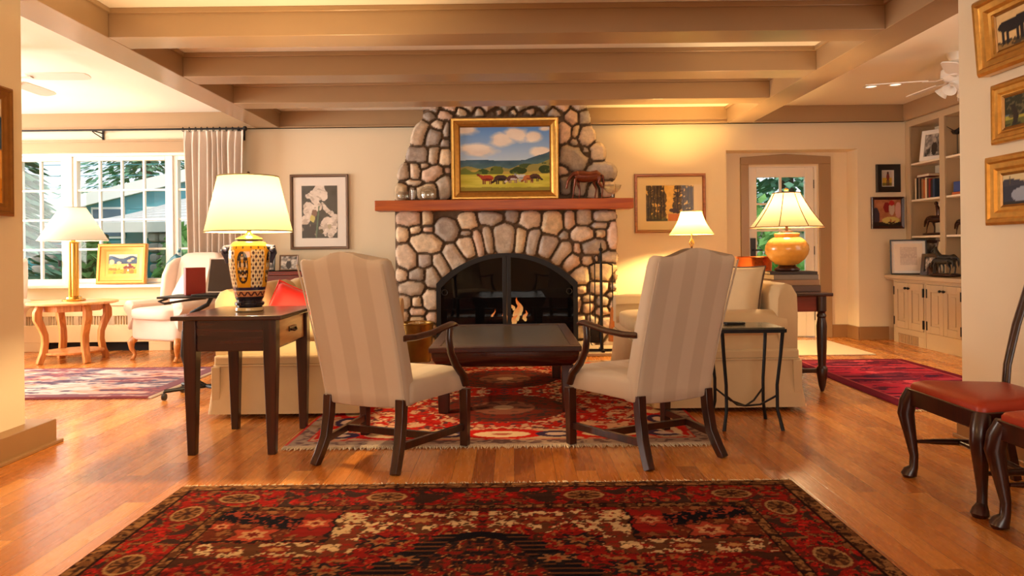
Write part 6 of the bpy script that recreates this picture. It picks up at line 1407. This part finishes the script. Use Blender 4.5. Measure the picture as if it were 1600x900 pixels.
for px, py, Y, lb in ((1361, 135, 7.34, 'recessed ceiling light farther from the fan'), (1399, 132, 7.26, 'recessed ceiling light nearer the fan')):
    p = at(px, py, Y); t = thing('downlight', lb, 'recessed light', (p.x, Y, CZ), 0, 'recessed ceiling lights')
    MB().lathe([(0.075, 0.0), (0.078, -0.006), (0.055, -0.008), (0.05, -0.001)], n=24).build('trim_ring', M_fanw, t)
    MB().lathe([(0.05, -0.0015), (0.02, -0.003)], n=20).build('lamp', mat('lit_downlight', (1, 0.9, 0.75), 0.5, emit=(1, 0.85, 0.62), estr=1.6) if 'lit_downlight' not in bpy.data.materials else bpy.data.materials['lit_downlight'], t)

# ------------------------------------------------------------------ dining chairs along the right wall (face -x)
def dining_chair(label, loc, rz):
    t = thing('dining_chair', label, 'chair', loc, rz, 'red leather dining chairs along the right wall')
    def trap(fw, bw, y0, y1, z, r=0.03):
        n = 5; pts = []
        for cx, cy, a0 in ((fw-r, y0+r, -PI/2), (bw-r, y1-r, 0), (-bw+r, y1-r, PI/2), (-fw+r, y0+r, PI)):
            for i in range(n):
                a = a0 + PI/2*i/(n-1); pts.append(Vector((cx+r*math.cos(a), cy+r*math.sin(a), z)))
        return pts
    MB().loft([trap(0.272, 0.205, -0.235, 0.20, 0.335), trap(0.272, 0.205, -0.235, 0.20, 0.408)]).build('seat_frame', M_dark, t, bevel=0.004)
    lps = []
    for z, q in ((0.405, 1.0), (0.422, 1.0), (0.436, 0.96), (0.449, 0.82), (0.456, 0.55), (0.458, 0.2)):
        lps.append([Vector((p.x*q, -0.0175+(p.y+0.0175)*q, z)) for p in trap(0.262, 0.196, -0.226, 0.185, z)])
    MB().loft(lps).build('seat', M_leather, t, ang=60)
    for s in (-1, 1):
        MB().tube([(s*0.245, -0.21, 0.395), (s*0.262, -0.226, 0.345), (s*0.268, -0.233, 0.29), (s*0.256, -0.222, 0.20), (s*0.244, -0.21, 0.10), (s*0.245, -0.212, 0.05), (s*0.252, -0.222, 0.028), (s*0.256, -0.228, 0.012), (s*0.254, -0.226, 0.0)],
                  [0.034, 0.037, 0.036, 0.027, 0.019, 0.019, 0.030, 0.034, 0.026], 14, up=(0, 1, 0)).build('leg', M_dark, t)
        MB().sqtube([(s*0.185, 0.17, 0.40), (s*0.186, 0.175, 0.22), (s*0.19, 0.22, 0.0)], [(0.018, 0.02), (0.017, 0.019), (0.016, 0.018)], up=(0, 1, 0)).build('leg', M_dark, t, bevel=0.003)
        MB().tube([(s*0.185, 0.17, 0.38), (s*0.19, 0.185, 0.52), (s*0.20, 0.235, 0.70), (s*0.195, 0.29, 0.88), (s*0.16, 0.315, 0.985)], [(0.022, 0.014), (0.022, 0.014), (0.024, 0.014), (0.024, 0.014), (0.022, 0.014)], 10, up=(0, 1, 0)).build('back_stile', M_dark, t)
        MB().tube([(s*0.244, -0.195, 0.165), (s*0.235, -0.11, 0.165), (s*0.222, -0.02, 0.165), (s*0.205, 0.08, 0.165), (s*0.19, 0.185, 0.165)], [0.008, 0.013, 0.016, 0.013, 0.008], 10).build('stretcher', M_dark, t)
    MB().tube([(-0.222, -0.02, 0.165), (-0.12, -0.02, 0.165), (0, -0.02, 0.165), (0.12, -0.02, 0.165), (0.222, -0.02, 0.165)], [0.008, 0.012, 0.017, 0.012, 0.008], 10).build('stretcher', M_dark, t)
    MB().tube([(-0.19, 0.195, 0.21), (0, 0.195, 0.21), (0.19, 0.195, 0.21)], [0.008, 0.012, 0.008], 10).build('stretcher', M_dark, t)
    cr = MB().tube([(-0.17, 0.31, 0.98), (-0.10, 0.325, 1.02), (0, 0.33, 1.005), (0.10, 0.325, 1.02), (0.17, 0.31, 0.98)], [(0.014, 0.024), (0.014, 0.03), (0.014, 0.034), (0.014, 0.03), (0.014, 0.024)], 10).build('crest_rail', M_dark, t)
    prof = [(0.05, 0.44), (0.052, 0.50), (0.04, 0.56), (0.05, 0.64), (0.085, 0.76), (0.09, 0.84), (0.06, 0.93), (0.055, 1.0)]
    lps = []
    for hw, z in prof:
        y_ = 0.185 + 0.14*((z-0.44)/0.56)**1.2
        lps.append([Vector((x, y_+dy, z)) for x, dy in ((-hw, -0.006), (hw, -0.006), (hw, 0.006), (-hw, 0.006))])
    MB().loft(lps).build('splat', M_dark, t, ang=30)
    return t
dining_chair('red leather dining chair farther along the right wall, seen with three legs', (2.04, 3.125, 0), -PI/2)
dining_chair('red leather dining chair nearest the viewer, cut off by the photo edge', (2.04, 2.50, 0), -PI/2)

# ------------------------------------------------------------------ outside
M_lawn = mat('lawn_grass', rgb(110, 150, 70), 0.95, var=0.3, scale=3)
tag(MB().bx(-40, 30, 8.85, 60, -0.42, -0.40).build('lawn', M_lawn, smooth=False), 'green lawn outside the window', 'lawn', kind='structure')
hou = thing('neighbour_house', 'turquoise clad house wing with white roof edge outside the window', 'house', (0, 0, -0.4))
M_turq = mat('turquoise_siding', rgb(70, 150, 160), 0.6, var=0.08, scale=2)
M_roof = mat('pale_roof_shingle', rgb(206, 204, 200), 0.8, var=0.15, scale=12)
sd = MB().prism([(-13.4, 0), (-4.5, 0), (-4.5, 4.4), (-13.4, 2.35)], 'y', 20.0, 20.3)
for i in range(14): sd.bx(-13.4, -4.5, 19.985, 20.0, 0.3*i, 0.3*i+0.015)
sd.build('siding_wall', M_turq, hou, smooth=False)
Mr = Matrix.Translation((-9, 0, 3.52)) @ Matrix.Rotation(math.radians(-13), 4, 'Y')
MB().bx(-5.6, 5.6, 19.85, 25, 0.0, 0.12, Mr).build('roof', M_roof, hou, smooth=False)
MB().bx(-5.6, 5.6, 19.77, 19.85, -0.16, 0.16, Mr).build('fascia_board', M_white, hou, smooth=False)
for x in (-11.4, -9.9):
    f = MB().bx(x, x+0.9, 19.95, 20.0, 1.9, 2.75).build('window', M_white, hou); MB().bx(x+0.06, x+0.84, 19.93, 19.95, 1.96, 2.69).build('pane', mat('dark_window_pane', rgb(70, 96, 110), 0.1) if 'dark_window_pane' not in bpy.data.materials else bpy.data.materials['dark_window_pane'], f)
pr_ = MB()
bot = [(-10.9, 17.35, 2.16), (-8.9, 17.35, 2.16), (-4.8, 17.35, 2.16)]; top = [(-10.7, 19.95, 2.36), (-8.85, 19.95, 2.95), (-4.8, 19.95, 3.45)]
for i in range(9):
    f0, f1 = i/9, (i+1)/9
    for j in range(2):
        q = [Vector(bot[j]).lerp(Vector(top[j]), f0), Vector(bot[j+1]).lerp(Vector(top[j+1]), f0), Vector(bot[j+1]).lerp(Vector(top[j+1]), f1), Vector(bot[j]).lerp(Vector(top[j]), f1)]
        u_ = Vector((0, 0, 0.045))
        pr_.loft([[p for p in q], [q[0]+u_, q[1]+u_, q[2]+u_*0.2, q[3]+u_*0.2]])
pr_.build('porch_roof', M_roof, hou, smooth=False)
MB().bx(-11.0, -4.8, 17.25, 17.34, 1.98, 2.22).build('porch_fascia', M_white, hou, smooth=False)
M_white_stone = mat('white_fieldstone', rgb(176, 166, 154), 0.9, var=0.3, scale=4, bump=0.6, bscale=5)
rr = random.Random(9)
for x, wd in ((-11.1, 0.55), (-10.15, 0.8), (-8.35, 0.45)):
    m_ = MB()
    for k in range(9):
        for j in range(2): m_.soft((x+(j-0.5)*wd*0.5+rr.uniform(-.03, .03), 17.6, 0.14+0.245*k), (wd*0.55, 0.5, 0.235), 4, 12, 8)
    m_.build('stone_pillar', M_white_stone, hou)
M_leaf = mat('spruce_needles', rgb(104, 150, 118), 0.9, var=0.3, scale=2)
M_leaf2 = mat('shrub_leaves', rgb(112, 158, 82), 0.9, var=0.35, scale=3)
M_bark = mat('tree_bark', rgb(92, 74, 60), 0.95, var=0.3)
def conifer(label, loc, h, r, seed):
    t = thing('spruce_tree', label, 'tree', loc, 0, 'spruces outside the window'); rr = random.Random(seed)
    MB().tube([(0, 0, 0), (0, 0, h*0.95)], [h*0.025, 0.02], 8).build('trunk', M_bark, t)
    m_ = MB()
    for k in range(6500):
        f = rr.random()**0.8; z = h*(0.10+0.88*f); R = r*(1-f*0.93); a = rr.uniform(0, 2*PI); q = rr.uniform(0.15, 1.0)
        c = Vector((R*q*math.cos(a), R*q*math.sin(a), z - 0.30*R*q)); s = rr.uniform(0.2, 0.5)
        d = Vector((math.cos(a), math.sin(a), -0.45)).normalized(); sd_ = Vector((-math.sin(a), math.cos(a), rr.uniform(-.4, .4))).normalized()
        up_ = d.cross(sd_)
        m_.add([c - d*s*0.5, c + sd_*s*0.32, c + d*s*0.7, c - sd_*s*0.32, c + up_*s*0.12], [(0, 1, 4), (1, 2, 4), (2, 3, 4), (3, 0, 4), (0, 3, 2, 1)])
    tag(m_.build('foliage', M_leaf, t, smooth=False), kind='stuff')
conifer('tall spruce behind the turquoise house', (-26.0, 34.0, -0.4), 14, 4.4, 1)
conifer('broad spruce behind the house roof ridge', (-16.6, 33.5, -0.4), 15, 5.0, 2)
conifer('nearer spruce at the left window casement', (-9.9, 13.2, -0.4), 8, 1.9, 3)
conifer('spruce outside the glazed door', (9.0, 24.0, -0.4), 12, 5.0, 4)
def shrub(label, loc, rx, rz, seed):
    t = thing('garden_shrub', label, 'shrub', loc, 0, 'garden shrubs outside'); rr = random.Random(seed); m_ = MB()
    for k in range(700):
        a = rr.uniform(0, 2*PI); b = rr.uniform(-0.1, 1.0); q = rr.uniform(0.6, 1.0); cb = math.sqrt(max(0, 1-b*b))
        c = Vector((rx*q*cb*math.cos(a), rx*q*cb*math.sin(a), rz*q*max(b, 0)+0.05)); s = rr.uniform(0.10, 0.22)
        n_ = Vector((rr.uniform(-1, 1), rr.uniform(-1, 1), rr.uniform(-1, 1))).normalized(); u_ = n_.orthogonal().normalized(); v_ = n_.cross(u_)
        m_.add([c-u_*s, c+v_*s*0.6, c+u_*s, c-v_*s*0.6, c+n_*s*0.2], [(0, 1, 4), (1, 2, 4), (2, 3, 4), (3, 0, 4), (0, 3, 2, 1)])
    tag(m_.build('foliage', M_leaf2, t, smooth=False), kind='stuff')
    MB().tube([(0, 0, 0), (0, 0, rz*0.6)], [0.05, 0.02], 8).build('stem', M_bark, t)
for k, (x, y_, rx, rz, lb) in enumerate(((-9.0, 16.0, 0.85, 1.9, 'green shrub between the porch pillars outside'), (-7.5, 16.9, 0.7, 2.1, 'green shrub at the right casement outside'), (-11.3, 15.6, 0.75, 1.6, 'green shrub at the left casement outside'), (5.2, 16.0, 1.3, 2.6, 'green shrub seen through the glazed door'), (-6.6, 15.0, 0.6, 1.5, 'green shrub near the window behind the wing chair'))):
    shrub(lb, (x, y_, -0.4), rx, rz, k+20)
tag(MB().bx(3.5, 9.0, 20, 20.2, -0.4, 1.5).bx(3.5, 9.0, 19.8, 20.3, 1.5, 1.6).build('garden_wall', M_white_stone), 'pale garden wall seen through the glazed door', 'wall', kind='structure')
